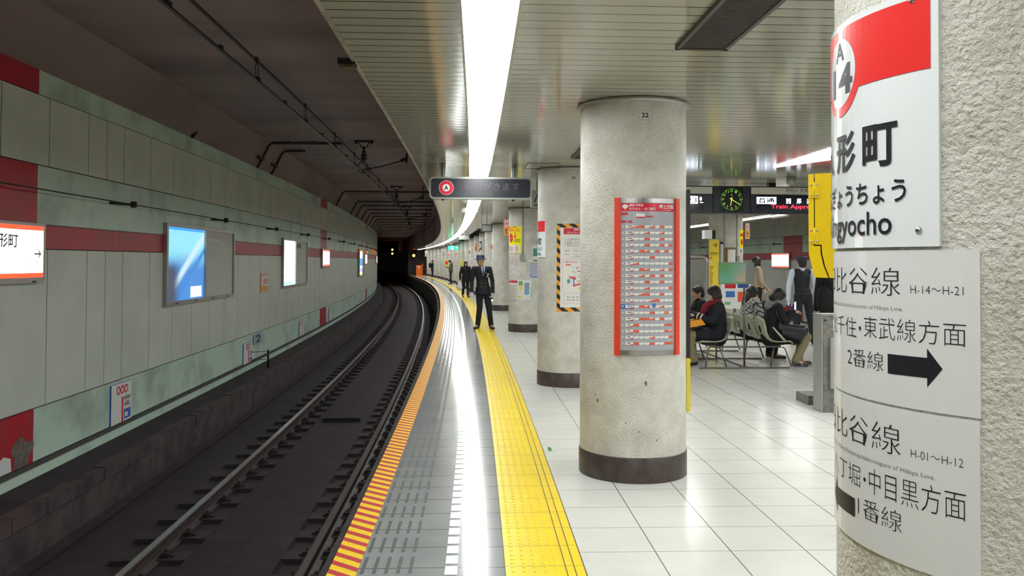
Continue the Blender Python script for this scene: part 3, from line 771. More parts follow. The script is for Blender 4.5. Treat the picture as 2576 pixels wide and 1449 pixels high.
pr.text('都営 浅草線', a + 0.055, a + 0.15, 1.938, 1.957, M_paper, 2, bold=0.015).text('のりかえ・出口案内', a + 0.055, a + 0.235, 1.912, 1.931, M_paper, 2, bold=0.01)
pr.text('押上方面', b - 0.125, b - 0.006, 1.924, 1.955, M_paper, 2, bold=0.02).text('for Oshiage', b - 0.095, b - 0.03, 1.910, 1.919, M_paper, 2)
pr.rect(a, a + 0.043, 1.878, 1.894, M_pink, 2).rect(a + 0.10, a + 0.16, 1.862, 1.890, M_paper, 2).rect(a + 0.10, a + 0.16, 1.858, 1.866, M_pink, 3).rect(a + 0.17, a + 0.215, 1.863, 1.873, M_pink, 3)
pr.rect(a, a + 0.034, 1.824, 1.838, M_pink, 2).rect(a + 0.047, a + 0.074, 1.824, 1.838, M_pink, 2)
rnd = random.Random(11); nc = 8; cw = (b - (a + 0.093) - 0.004) / nc
red_rows = [(0, 1, 3, 5), (2, 5), (2, 5), (2, 5, 7), (1, 2, 4, 6), (3,), (0, 7), (1, 2, 5, 7), (1, 3, 5), (2, 5), (2, 7), (1, 2, 5), (3, 4), (1, 2, 5), (3, 6), (1, 2, 3, 5), (0, 6, 7), (0, 6, 7), (3, 7), (0, 3, 6, 7)]
M_ct = mat('car_red', S(228, 92, 72), 0.4); M_ct2 = mat('car_orange', S(236, 130, 40), 0.4)
for r in range(20):
    v = 1.797 - r * 0.0431
    pr.rect(a + 0.006, a + 0.016, v - 0.005, v + 0.005, M_paper, 2)
    if r == 13: pr.rect(a - 0.001, a + 0.084, v - 0.017, v + 0.015, M_bluep, 2); pr.disc(a + 0.225, v + 0.008, 0.014, M_bluep, 5)
    pr.rect(a + 0.031, a + 0.082, v - 0.012, v + 0.011, M_paper, 3)
    pr.poly([(a + 0.036, v - 0.012), (a + 0.082, v - 0.012), (a + 0.082, v - 0.005), (a + 0.060, v - 0.009)], M_pink, 4)
    for k in range(rnd.randint(2, 3)): pr.rect(a + 0.046 + k * 0.010, a + 0.052 + k * 0.010, v - 0.001, v + 0.007, M_ink, 4)
    for c in range(nc):
        x0 = a + 0.087 + c * cw; col = (M_ct2 if (r, c) == (14, 6) else M_ct) if c in red_rows[r] else M_paper
        lo = M_ct if c in red_rows[r] and (r + c) % 3 == 0 else None
        if lo: pr.rect(x0, x0 + cw - 0.003, v - 0.009, v + 0.008, M_paper, 2).poly([(x0, v - 0.009), (x0 + cw - 0.003, v - 0.009), (x0 + cw - 0.003, v + 0.008), (x0 + cw * 0.5, v + 0.003), (x0, v - 0.003)], col, 3)
        else: pr.rect(x0, x0 + cw - 0.003, v - 0.009, v + 0.008, col, 2)
        pr.rect(x0 + cw - 0.009, x0 + cw - 0.004, v - 0.010, v - 0.006, M_ink, 4)
pr.build('printed_rows', t)
# dark and yellow vertical board round the right side of pillar 22
t = board(f22, 0.505, 0.90, 0.842, 2.085, 0.03, M_dark, step=0.03, back=0.002).build('exit_guide_plate', loc=f22(0.505, 0.45, 0), label='dark vertical plate with yellow lower part round the right side of pillar 22', cat='sign')
pl = board(f22, 0.505, 0.90, 0.452, 0.842, 0.03, M_ys, step=0.03, back=0.002).build('yellow_panel', t)
pr = Print(f22, curved=0.02, base=0.0305, eps=0.0006)
pr.text('↑', 0.55, 0.80, 0.64, 0.82, M_ink, 1, bold=0.02).text('出口', 0.545, 0.80, 0.50, 0.60, M_ink, 1)
for (z0, z1) in ((1.70, 1.92), (1.12, 1.34)): pr.rect(0.53, 0.60, z0, z1, M_paper, 1)
pr.rect(0.51, 0.56, 1.44, 1.452, M_paper, 1)
pr.build('print', t)

# ------------------------------------------------------------------ poster on pillar 23
f23 = map_cyl(10.62, 1.93, PR)
haz = stripe_mat('hazard_tape', S(240, 165, 30), S(28, 22, 28), 0.5, 0.113, 0.45, slant=0.75, axis=1)
t = board(f23, -0.191, 0.43, 0.935, 2.015, 0.004, haz, step=0.03).build('notice_poster', loc=f23(0, 0.935, 0), label='elevator works notice with yellow and black hazard border on pillar 23', cat='poster')
pr = Print(f23, curved=0.025, base=0.0045, eps=0.0006)
pr.rect(-0.147, 0.386, 0.985, 1.966, M_paper, 1)
pr.rect(-0.105, 0.34, 1.885, 1.960, M_pink, 2).text('都営地下鉄からのお知らせ', 0.02, 0.24, 1.928, 1.955, M_paper, 3, bold=0.01).text('エレベーター設置工事', -0.065, 0.31, 1.893, 1.920, M_paper, 3, bold=0.02)
for i, tx in enumerate(('いつも都営地下鉄をご利用いただき', 'この度、エレベーターを設置する', 'お客様には工事期間中ご迷惑を', 'ご協力のほど、よろしくお願い')): pr.text(tx, -0.095, 0.34, 1.815 - i * 0.027, 1.835 - i * 0.027, M_ink, 2)
for v in (1.712, 1.590): pr.rect(-0.105, 0.345, v, v + 0.002, M_pink, 2)
pr.text('工事期間', -0.103, -0.035, 1.673, 1.690, M_ink, 2).text('平成29年4月から', 0.01, 0.22, 1.673, 1.690, M_ink, 2)
pr.text('工事内容', -0.103, -0.035, 1.630, 1.647, M_ink, 2).text('①エレベーター設置', 0.01, 0.25, 1.632, 1.648, M_ink, 2).text('②仮囲い設置', 0.01, 0.18, 1.605, 1.621, M_ink, 2)
for (x0, x1, y0, y1) in ((-0.118, 0.355, 1.170, 1.566), (-0.10, 0.345, 1.035, 1.145)):
    for a_, b_, c_, d_ in ((x0, x1, y0, y0 + 0.002), (x0, x1, y1, y1 + 0.002), (x0, x0 + 0.002, y0, y1), (x1, x1 + 0.002, y0, y1)): pr.rect(a_, b_, c_, d_, M_pink, 2)
pr.text('工事箇所(A3・A5方面)', -0.103, 0.20, 1.530, 1.550, M_pink, 2, bold=0.02).rect(-0.08, -0.015, 1.500, 1.515, M_ct, 2)
pr.text('施工者 株式会社建設', -0.07, 0.26, 1.103, 1.120, M_ink, 2).text('発注者 東京都交通局', -0.07, 0.26, 1.068, 1.085, M_ink, 2)
rnd = random.Random(5)
pr.poly([(-0.05, 1.37), (0.04, 1.36), (0.05, 1.32), (-0.02, 1.34)], M_ct, 2).poly([(0.0, 1.26), (0.20, 1.31), (0.22, 1.295), (0.02, 1.24)], M_ct, 2).poly([(0.01, 1.36), (0.022, 1.36), (0.03, 1.26), (0.015, 1.26)], M_bluep, 3)
pr.rect(-0.06, -0.03, 1.28, 1.33, M_teal, 2).rect(-0.055, -0.035, 1.43, 1.44, M_lemon, 3).rect(0.08, 0.11, 1.335, 1.345, M_lemon, 3).rect(0.07, 0.20, 1.205, 1.225, M_ys, 3).rect(0.05, 0.062, 1.455, 1.468, M_bluep, 3)
for k in range(46):
    x = rnd.uniform(-0.06, 0.32); y = rnd.uniform(1.21, 1.48); w_ = rnd.uniform(0.008, 0.05); h_ = rnd.uniform(0.002, 0.008)
    pr.rect(x, x + w_, y, y + h_, rnd.choice([M_ink, M_bluep, M_ct, M_grayp, M_grayp]), 3)
pr.build('printed_sheet', t)

# ------------------------------------------------------------------ prints on the mapped pillar
f3 = map_cyl(18.55, 2.0, PR)
t = board(f3, -0.545, -0.134, 1.724, 2.318, 0.004, M_lemon, step=0.03).build('warning_poster', loc=f3(-0.3, 1.724, 0), label='bright yellow emergency button poster at the top of the mapped pillar', cat='poster')
pr = Print(f3, curved=0.03, base=0.0045, eps=0.0012)
pr.rect(-0.47, -0.25, 2.288, 2.304, M_redp, 1).text('非常停止ボタン', -0.515, -0.175, 2.215, 2.268, M_redp, 1, bold=0.04).rect(-0.52, -0.17, 2.198, 2.206, M_redp, 1)
star = []
for k in range(28):
    a = math.pi * 2 * k / 28; r = 0.098 if k % 2 else 0.078; star.append((-0.43 + math.cos(a) * r * 0.85, 2.06 + math.sin(a) * r * 1.15))
pr.poly(star, M_redp, 1).text('ボタンを押す', -0.49, -0.37, 2.04, 2.07, M_lemon, 2).disc(-0.30, 2.16, 0.035, M_haz, 1).rect(-0.33, -0.27, 2.06, 2.12, M_ct, 1)
for k in range(5): pr.rect(-0.33, -0.17, 2.03 - k * 0.016, 2.036 - k * 0.016, M_ink, 1)
pr.rect(-0.54, -0.17, 1.735, 1.905, M_paper, 1).ring(-0.40, 1.825, 0.036, 0.046, M_redp, 2).rect(-0.408, -0.392, 1.80, 1.85, M_ink, 2)
for k in range(5): pr.rect(-0.51 + (0 if k < 2 else 0.22) + (k % 3) * 0.03, -0.50 + (0 if k < 2 else 0.22) + (k % 3) * 0.03, 1.76, 1.885, M_ink if k < 2 else M_redp, 2)
pr.text('急', -0.52, -0.48, 1.84, 1.88, M_ink, 3)
pr.build('print', t)
def small_print(name, u0, u1, v0, v1, label, seed, kind):
    t = board(f3, u0, u1, v0, v1, 0.005, M_paper, step=0.03, edge=M_alu).build(name, loc=f3(u0, v0, 0), label=label, cat='map' if 'map' in name else 'notice')
    pr = Print(f3, curved=0.03, base=0.0055, eps=0.001); rnd = random.Random(seed); w = u1 - u0; h = v1 - v0
    if kind == 'fine':
        for k in range(240):
            x = u0 + rnd.uniform(0.02, 0.9) * w; y = v0 + rnd.uniform(0.03, 0.95) * h
            pr.rect(x, min(u1 - 0.005, x + rnd.uniform(0.006, 0.03)), y, y + 0.004, rnd.choice([M_grayp, M_ct, M_bluep, M_grayp, M_pink]), 1)
    elif kind == 'area':
        pr.rect(u0 + 0.012, u1 - 0.012, v0 + 0.02, v1 - 0.075, mat('map_blue_grey', S(176, 180, 205), 0.5), 1).rect(u0 + 0.012, u1 - 0.012, v1 - 0.075, v1 - 0.065, mat('map_olive', S(150, 150, 60), 0.5), 2).rect(u0 + 0.1, u1 - 0.02, v1 - 0.035, v1 - 0.015, M_ink, 1)
        pts = [(u0 + 0.02 + k / 20 * (w - 0.05), v0 + 0.10 - 0.07 * math.sin(k / 20 * 3.0) + 0.02 * (k / 20)) for k in range(21)]
        for p, q in zip(pts, pts[1:]): pr.poly([(p[0], p[1] - 0.008), (q[0], q[1] - 0.008), (q[0], q[1] + 0.008), (p[0], p[1] + 0.008)], M_bluep, 2)
        for k in range(40):
            x = u0 + 0.02 + rnd.random() * (w - 0.07); y = v0 + 0.14 + rnd.random() * (h - 0.24); pr.rect(x, x + rnd.uniform(0.004, 0.02), y, y + 0.004, rnd.choice([M_grayp, M_dark, M_ct]), 3)
    elif kind == 'rows':
        pr.rect(u0 + 0.0, u1, v1 - 0.05, v1 - 0.004, M_pink, 1).text('のりかえ', u0 + 0.03, u0 + 0.13, v1 - 0.04, v1 - 0.015, M_paper, 2)
        for k in range(8): pr.rect(u0 + 0.02, u1 - 0.02, v1 - 0.13 - k * 0.045, v1 - 0.115 - k * 0.045, M_grayp, 1).rect(u0 + 0.06 + (k % 3) * 0.03, u0 + 0.12 + (k % 3) * 0.03, v1 - 0.13 - k * 0.045, v1 - 0.115 - k * 0.045, M_ct, 2)
    elif kind == 'plan':
        pr.rect(u0 + 0.03, u0 + 0.12, v1 - 0.12, v1 - 0.03, M_greenp, 1).rect(u0 + 0.16, u0 + 0.26, v0 + 0.11, v1 - 0.06, mat('plan_blue', S(130, 160, 195), 0.5), 1).rect(u0 + 0.29, u0 + 0.34, v0 + 0.03, v1 - 0.14, mat('plan_green', S(170, 205, 180), 0.5), 1)
        pr.rect(u0 + 0.02, u0 + 0.08, v0 + 0.03, v0 + 0.08, M_ys, 1).rect(u0 + 0.05, u1 - 0.02, v1 - 0.12, v1 - 0.115, M_ct, 2).rect(u0 + 0.05, u0 + 0.10, v0 + 0.20, v0 + 0.30, M_ys, 1)
        for k in range(24):
            x = u0 + 0.02 + rnd.random() * (w - 0.07); y = v0 + 0.02 + rnd.random() * (h - 0.05); pr.rect(x, x + 0.02, y, y + 0.003, M_dark, 3)
    pr.build('print', t); return t
small_print('wall_map', -0.545, -0.29, 1.455, 1.668, 'small route map above the larger one on the mapped pillar', 1, 'fine')
small_print('wall_map', -0.545, -0.185, 1.155, 1.447, 'wider route map with fine print in the middle of the mapped pillar', 2, 'fine')
small_print('guide_sheet', -0.52, -0.235, 0.70, 1.128, 'grey guide sheet with red header low on the left of the mapped pillar', 3, 'rows')
small_print('station_plan', -0.229, 0.078, 0.715, 1.142, 'white station plan with blue and green blocks low on the mapped pillar', 4, 'plan')
small_print('area_map', 0.02, 0.34, 1.160, 1.590, 'blue-grey area map on the right of the mapped pillar', 5, 'area')
t = board(f3, 0.10, 0.34, 1.60, 1.90, 0.005, M_paper, step=0.03).build('fire_notice', loc=f3(0.1, 1.6, 0), label='small notice with a teal block above the area map', cat='notice')
Print(f3, curved=0.03, base=0.006).rect(0.115, 0.33, 1.66, 1.83, M_teal, 1).build('print', t)
t = thing('conduit', f3(-0.112, 1.56, 0), 'vertical grey conduit with a switch box on the mapped pillar', 'conduit')
MB().tube([f3(-0.110, 1.66, 0.014), f3(-0.112, CZ, 0.014)], 0.011, M_grayp, n=8).build('pipe', t)
board(f3, -0.165, -0.075, 1.565, 1.69, 0.05, M_grayp, step=0.05).build('switch_box', t)
tape = stripe_mat('red_white_tape', S(225, 60, 50), S(240, 240, 236), 0.5, 0.05, 0.45, slant=0.8, axis=1)
def flag_sign(s, o, z0, z1, o0, label, h2=0.5, w=0.115, group=None):
    fn = map_flat(P(s, o0, 0), R_(s), -F_(s)); t = board(fn, 0, w, z0, z1, 0.01, tape, back=-0.01).build('emergency_flag_sign', loc=fn(0, z0, 0), label=label, cat='sign', group=group)
    zm = z0 + (z1 - z0) * 0.57
    Print(fn, base=0.011, eps=0.001).rect(w * 0.2, w * 0.8, zm, z1 - 0.02, M_paper, 1).rect(w * 0.18, w * 0.82, z0 + 0.02, zm, M_haz, 1).text('非常', w * 0.28, w * 0.72, zm + 0.02, zm + 0.10, M_redp, 2, bold=0.03).text('停止', w * 0.3, w * 0.7, z0 + 0.05, z0 + 0.16, M_ink, 2, bold=0.03, vertical=True).build('print', t)
    MB().box(fn(w / 2 + (0.05 if o0 < o else -0.05), (z0 + z1) / 2, -0.015), 0.1 + w * 0.5, 0.02, 0.03, M_grayp, R_(s), F_(s)).build('arm', t)
    return t
flag_sign(18.45, 2.0, 2.10, 2.475, 1.485, 'striped emergency flag sign sticking out left of the mapped pillar')
flag_sign(34.4, 2.0, 1.95, 2.40, 1.42, 'small striped emergency flag sign far down the pillar row, above the attendant')

# row of distant print on far pillars
def far_print(s, u0, u1, v0, v1, m, label, cat='notice', m2=None):
    f = map_cyl(s, 2.0, PR); t = board(f, u0, u1, v0, v1, 0.006, m, step=0.05).build('pillar_notice', loc=f(u0, v0, 0), label=label, cat=cat)
    if m2: Print(f, curved=0.05, base=0.008).rect(u0 + (u1 - u0) * 0.2, u1 - (u1 - u0) * 0.2, v0 + (v1 - v0) * 0.25, v1 - (v1 - v0) * 0.2, m2, 1).build('print', t)
    return t
far_print(26.4, -0.62, -0.46, 1.0, 1.55, M_paper, 'long pale timetable strip on the pillar right of the attendant', m2=M_grayp)
far_print(34.55, -0.50, -0.34, 2.0, 2.36, M_dark, 'dark framed line diagram high on a far pillar above the attendant', m2=M_paper)
far_print(30.5 + 4.05 * 9, -0.45, -0.10, 1.15, 1.62, M_lemon, 'yellow notice on a far pillar between the two distant standing men', m2=M_redp)
far_print(30.5 + 4.05 * 5, -0.50, -0.30, 1.25, 1.62, M_yp, 'yellow box on the pillar behind the man in the olive jacket', cat='box')

# ------------------------------------------------------------------ HANGING SIGNS
def rrect(u0, u1, v0, v1, r, n=6):
    pts = []
    for cx, cy, a0 in ((u1 - r, v1 - r, 0), (u0 + r, v1 - r, 90), (u0 + r, v0 + r, 180), (u1 - r, v0 + r, 270)):
        for k in range(n + 1):
            a = math.radians(a0 + 90 * k / n); pts.append((cx + math.cos(a) * r, cy + math.sin(a) * r))
    return pts
def slab(fn, pts, d0, d1, m, mb=None):
    mb = mb or MB(); n = len(pts)
    mb.add([fn(u, v, d1) for u, v in pts], [tuple(range(n))], m); mb.add([fn(u, v, d0) for u, v in pts], [tuple(range(n))[::-1]], m)
    vs = [fn(u, v, d0) for u, v in pts] + [fn(u, v, d1) for u, v in pts]
    mb.add(vs, [(k, (k + 1) % n, n + (k + 1) % n, n + k) for k in range(n)], m); return mb
s = 10.0; fn = map_flat(P(s, 0, 0), R_(s), -F_(s))
M_frame = mat('sign_frame', S(150, 154, 148), 0.35, metal=0.3)
t = thing('train_coming_sign', P(s, 0.8, 2.29), 'hanging dark train-coming sign with a red ring, above the near platform edge', 'sign')
slab(fn, rrect(0.184, 1.413, 2.290, 2.556, 0.05), -0.16, 0.0, M_frame).build('case', t)
scr = slab(fn, rrect(0.205, 1.392, 2.312, 2.534, 0.035), 0.0, 0.004, mat('smoked_panel', (0.022, 0.025, 0.034), 0.22)).build('display_panel', t)
M_off = mat('unlit_letters', S(88, 82, 92), 0.5)
pr = Print(fn, base=0.005, eps=0.0008); cx = 0.184 + 1.229 * (445 - 135) / 1890; pr.disc(cx, 2.424, 0.088, M_paper, 0).ring(cx, 2.424, 0.044, 0.084, M_pink, 1).text('A', cx - 0.026, cx + 0.026, 2.400, 2.448, M_ink, 1, bold=0.04)
pr.text('電車がきます', 0.60, 1.265, 2.392, 2.492, M_off, 1).text('Train Coming', 0.60, 0.935, 2.330, 2.378, M_off, 1)
pr.build('lettering', t)
for o in (0.335, 1.21):
    mb = MB(); mb.box(P(s + 0.08, o, (2.556 + CZ) / 2), 0.075, 0.08, CZ - 2.556, M_frame, R_(s), F_(s)); mb.box(P(s + 0.035, o, (2.556 + CZ) / 2), 0.012, 0.01, CZ - 2.556, M_dark, R_(s), F_(s)); mb.build('hanger', t)
mb = MB(); mb.box(P(s + 0.05, 0.345, 2.283), 0.03, 0.03, 0.014, M_iron); mb.box(P(s + 0.05, 1.19, 2.283), 0.03, 0.03, 0.014, M_iron); mb.build('latch', t)
# small hanging sign behind it
s = 12.6; fn = map_flat(P(s, 0, 0), R_(s), -F_(s))
t = thing('hanging_sign', P(s, 1.75, 2.33), 'pale hanging sign with a black pictogram, behind the train-coming sign', 'sign')
MB().sbox(s, s + 0.05, 1.60, 1.80, 2.36, 2.62, M_frame).build('case', t)
Print(fn, base=0.002).poly([(1.64, 2.44), (1.665, 2.44), (1.71, 2.57), (1.695, 2.57)], M_ink).disc(1.735, 2.55, 0.025, M_ink).poly([(1.70, 2.43), (1.73, 2.53), (1.745, 2.53), (1.72, 2.43)], M_ink).rect(1.64, 1.76, 2.39, 2.41, M_dark).build('pictogram', t)
MB().sbox(s + 0.01, s + 0.04, 1.68, 1.72, 2.62, CZ, M_frame).build('hanger', t)
# ceiling speakers / small boxes
def ceiling_box(s, o, z, w, h, d, m, label, cat, name, rod=True, m2=None, group=None):
    t = thing(name, P(s, o, z - h / 2), label, cat, group); mb = MB(); mb.box(P(s, o, z), w, d, h, m, R_(s), F_(s)); mb.build('case', t)
    if m2:
        mb = MB(); mb.box(P(s - d / 2 - 0.004, o, z), w * 0.8, 0.006, h * 0.8, m2, R_(s), F_(s)); mb.build('front', t)
    if rod and z + h / 2 < CZ - 0.01: MB().tube([P(s, o, z + h / 2), P(s, o, CZ)], 0.012, M_grayp, n=8).build('rod', t)
    return t
ceiling_box(17.6, 0.72, 2.62, 0.34, 0.10, 0.16, M_frame, 'small flat case with an amber edge under the ceiling below the train-coming sign', 'case', 'ceiling_speaker', m2=None)
ceiling_box(23.2, 1.30, 2.46, 0.30, 0.20, 0.22, M_dark, 'dark speaker box under the ceiling left of the mapped pillar', 'speaker', 'ceiling_speaker', m2=M_grayp)
ceiling_box(33.5, 0.95, 2.48, 0.42, 0.16, 0.2, M_frame, 'grey case under the dark ceiling bay above the attendant', 'case', 'ceiling_speaker')
ceiling_box(24.0, 0.36, 2.45, 0.05, 0.36, 0.05, M_wht2, 'white narrow camera case hanging left of the light line', 'camera', 'platform_camera')
ceiling_box(54.0, 0.75, 2.10, 0.26, 0.42, 0.1, M_grayp, 'grey monitor hanging beside the green exit sign', 'monitor', 'platform_monitor')
ceiling_box(78.0, 0.85, 2.20, 0.30, 0.55, 0.1, M_grayp, 'distant grey monitor hanging near the end of the platform', 'monitor', 'platform_monitor')
s = 50.0; fn = map_flat(P(s, 0, 0), R_(s), -F_(s))
M_exitg = mat('lit_exit_green', S(20, 190, 140), 0.4, emit=S(30, 200, 150), estr=0.9); M_exitw = mat('lit_exit_white', (0.9, 0.95, 0.9), 0.4, emit=(0.9, 1, 0.95), estr=1.2)
t = thing('exit_sign', P(s, 1.1, 2.2), 'lit green exit sign with running figure and white arrow, hanging over the far platform', 'sign')
MB().sbox(s, s + 0.12, 0.83, 1.45, 2.22, 2.44, M_exitg).build('light_box', t)
Print(fn, base=0.004, eps=0.004).rect(1.02, 1.14, 2.23, 2.43, M_exitw).disc(1.08, 2.39, 0.02, M_exitg, 2).poly([(1.05, 2.36), (1.10, 2.36), (1.12, 2.30), (1.09, 2.30), (1.11, 2.25), (1.08, 2.25), (1.06, 2.30), (1.04, 2.25), (1.03, 2.26)], M_exitg, 2).poly([(1.28, 2.32), (1.36, 2.32), (1.36, 2.29), (1.42, 2.335), (1.36, 2.38), (1.36, 2.35), (1.28, 2.35)], M_exitw).build('pictogram', t)
MB().sbox(s + 0.04, s + 0.08, 1.0, 1.04, 2.44, CZ, M_frame).build('hanger', t)

# ------------------------------------------------------------------ DEPARTURE BOARD WITH CLOCK
s = 12.0; D0, D1 = 2.262, 2.662; fn = map_flat(P(s, 0, 0), R_(s), -F_(s))
M_case = mat('display_case', S(44, 48, 60), 0.4); M_scr = mat('display_screen', (0.004, 0.003, 0.010), 0.15)
M_ledw = mat('led_white', (0.6, 0.7, 1), 0.4, emit=(0.75, 0.85, 1.0), estr=2.6); M_ledr = mat('led_red', (1, 0.02, 0.05), 0.4, emit=(1.0, 0.02, 0.05), estr=2.2)
M_ledg = mat('clock_green', (0.3, 0.8, 0.1), 0.4, emit=(0.35, 0.85, 0.08), estr=0.5); M_hand = mat('clock_hand', (0.6, 0.7, 0.1), 0.4, emit=(0.55, 0.6, 0.08), estr=0.8)
M_strip = mat('sign_header', S(214, 210, 202), 0.4)
def display(o0, o1, label):
    t = thing('departure_display', P(s, (o0 + o1) / 2, D0), label, 'display'); MB().sbox(s, s + 0.22, o0, o1, D0, D1, M_case).build('case', t)
    Print(fn, base=0.001).rect(o0 + 0.008, o1 - 0.008, D1 - 0.115, D1 - 0.015, M_strip).build('header_strip', t)
    MB().sbox(s + 0.06, s + 0.16, o0 + 0.3, o0 + 0.4, D1, CZ, M_black).build('hanger', t); return t
t = display(2.62, 4.212, 'left departure display of the hanging board, partly hidden by pillar 22')
Print(fn, base=0.001).rect(2.8, 4.08, D0 + 0.055, D1 - 0.14, M_scr).build('screen', t)
Print(fn, base=0.002).rect(3.70, 3.99, 2.40, 2.508, M_ledw, 1).text('6:23', 3.71, 3.975, 2.415, 2.49, M_scr, 2).text('8', 4.035 - 0.02, 4.05, 2.445, 2.50, M_ledw, 1, bold=0.02).text('Cars', 4.02, 4.07, 2.41, 2.432, M_ledw, 1).build('lit_text', t)
t = thing('platform_clock', P(s, 4.5, D0), 'dark station clock with glowing green numerals, between two departure displays', 'clock')
MB().sbox(s, s + 0.22, 4.222, 4.762, D0, D1, M_case).build('case', t)
slab(fn, rrect(4.325, 4.665, 2.285, 2.645, 0.02), 0.0, 0.003, mat('clock_face', (0.008, 0.010, 0.010), 0.3)).build('face', t)
cx, cy = 4.490, 2.467; pr = Print(fn, base=0.004, eps=0.0008)
for k in range(60):
    a = 2 * math.pi * k / 60; r0, r1 = 0.148, (0.158 if k % 5 else 0.164); dx, dy = math.sin(a), math.cos(a); w_ = 0.0016 if k % 5 else 0.003
    pr.poly([(cx + dx * r0 - dy * w_, cy + dy * r0 + dx * w_), (cx + dx * r0 + dy * w_, cy + dy * r0 - dx * w_), (cx + dx * r1 + dy * w_, cy + dy * r1 - dx * w_), (cx + dx * r1 - dy * w_, cy + dy * r1 + dx * w_)][::-1], M_ledg, 0)
for k in range(1, 13):
    a = 2 * math.pi * k / 12; x, y = cx + math.sin(a) * 0.126, cy + math.cos(a) * 0.126; w_ = 0.011 if k < 10 else 0.019
    pr.text(str(k), x - w_, x + w_, y - 0.017, y + 0.016, M_ledg, 0, bold=-0.01)
def hand(ang, L, w_, back=0.03):
    a = math.radians(ang); dx, dy = math.sin(a), math.cos(a)
    pr.poly([(cx - dx * back - dy * w_, cy - dy * back + dx * w_), (cx - dx * back + dy * w_, cy - dy * back - dx * w_), (cx + dx * L + dy * w_ * 0.5, cy + dy * L - dx * w_ * 0.5), (cx + dx * L - dy * w_ * 0.5, cy + dy * L + dx * w_ * 0.5)], M_hand, 2)
hand(190, 0.095, 0.008); hand(122, 0.135, 0.006); pr.poly([(cx - 0.012, cy + 0.072), (cx + 0.012, cy + 0.072), (cx, cy + 0.056)], M_ledg, 1)
pr.build('numerals_and_hands', t)
t = display(4.772, 6.6, 'right departure display with red running text, cut off by the yellow box')
Print(fn, base=0.001).rect(4.86, 6.45, D0 + 0.055, D1 - 0.13, M_scr).build('screen', t)
pr = Print(fn, base=0.002); pr.text('西馬込', 5.30, 5.475, 2.585, 2.635, M_ink, 1).text('京急線', 5.51, 5.70, 2.585, 2.635, M_ink, 1).text('for Nishi-magome', 5.30, 5.64, 2.558, 2.575, M_ink, 1)
pr.build('lettering', t)
pr = Print(fn, base=0.002); pr.rect(4.862, 5.155, 2.405, 2.507, M_ledw, 1).text('普通', 4.885, 5.13, 2.418, 2.495, M_scr, 2, bold=0.03)
pr.text('西', 5.30, 5.375, 2.41, 2.485, M_ledw, 1, bold=0.03).text('馬', 5.455, 5.53, 2.41, 2.485, M_ledw, 1, bold=0.03).text('込', 5.61, 5.685, 2.41, 2.485, M_ledw, 1, bold=0.03)
pr.text('Train Approaching', 5.075, 5.97, 2.323, 2.398, M_ledr, 1, bold=0.012)
pr.build('lit_text', t)

t = thing('ceiling_speaker', P(11.2, 5.12, 2.6), 'small round white ceiling device in front of the right departure display', 'speaker')
MB().lathe(P(11.2, 5.06, 2.62), [(0, 0), (0.05, 0.0), (0.062, 0.02), (0.07, CZ - 2.622), (0, CZ - 2.622)], M_frame, n=24).build('body', t)
# ------------------------------------------------------------------ CEILING GRILLE AND HATCHES
def grille(s0, s1, o0, o1, label, nl):
    t = thing('ceiling_grille', P((s0 + s1) / 2, (o0 + o1) / 2, CZ), label, 'grille'); m = mat('dark_brown_grille', (0.055, 0.045, 0.043), 0.45)
    mb = MB()
    for a, b, c, d in ((s0, s1, o0, o0 + 0.022), (s0, s1, o1 - 0.022, o1), (s0, s0 + 0.022, o0, o1), (s1 - 0.022, s1, o0, o1)): mb.sbox(a, b, c, d, CZ - 0.022, CZ, m)
    mb.build('frame', t)
    MB().sbox(s0 + 0.02, s1 - 0.02, o0 + 0.02, o1 - 0.02, CZ - 0.006, CZ - 0.003, M_black).build('backing', t)
    mb = MB()
    for k in range(nl):
        a = s0 + 0.022 + (s1 - s0 - 0.044) * k / nl; mb.sbox(a, a + (s1 - s0) / nl * 0.45, o0 + 0.022, o1 - 0.022, CZ - 0.018, CZ - 0.007, m)
    tag(mb.build('louvre_blades', t), kind='stuff')
grille(2.55, 4.45, 1.80, 2.085, 'long dark louvred air grille in the platform ceiling before pillar 22', 110)
grille(7.9, 9.3, 1.80, 2.085, 'dark louvred air grille in the ceiling behind pillar 22', 60)
mb = MB()
for (a, b, c, d) in ((9.9, 9.91, 1.35, 1.75), (10.5, 10.51, 1.35, 1.75), (9.9, 10.51, 1.35, 1.36), (9.9, 10.51, 1.74, 1.75)): mb.sbox(a, b, c, d, CZ - 0.004, CZ - 0.001, M_dark)
mb.build('ceiling_hatch', loc=P(10, 1.5, CZ), label='square access hatch outlined in the ceiling beside pillar 23', cat='hatch')

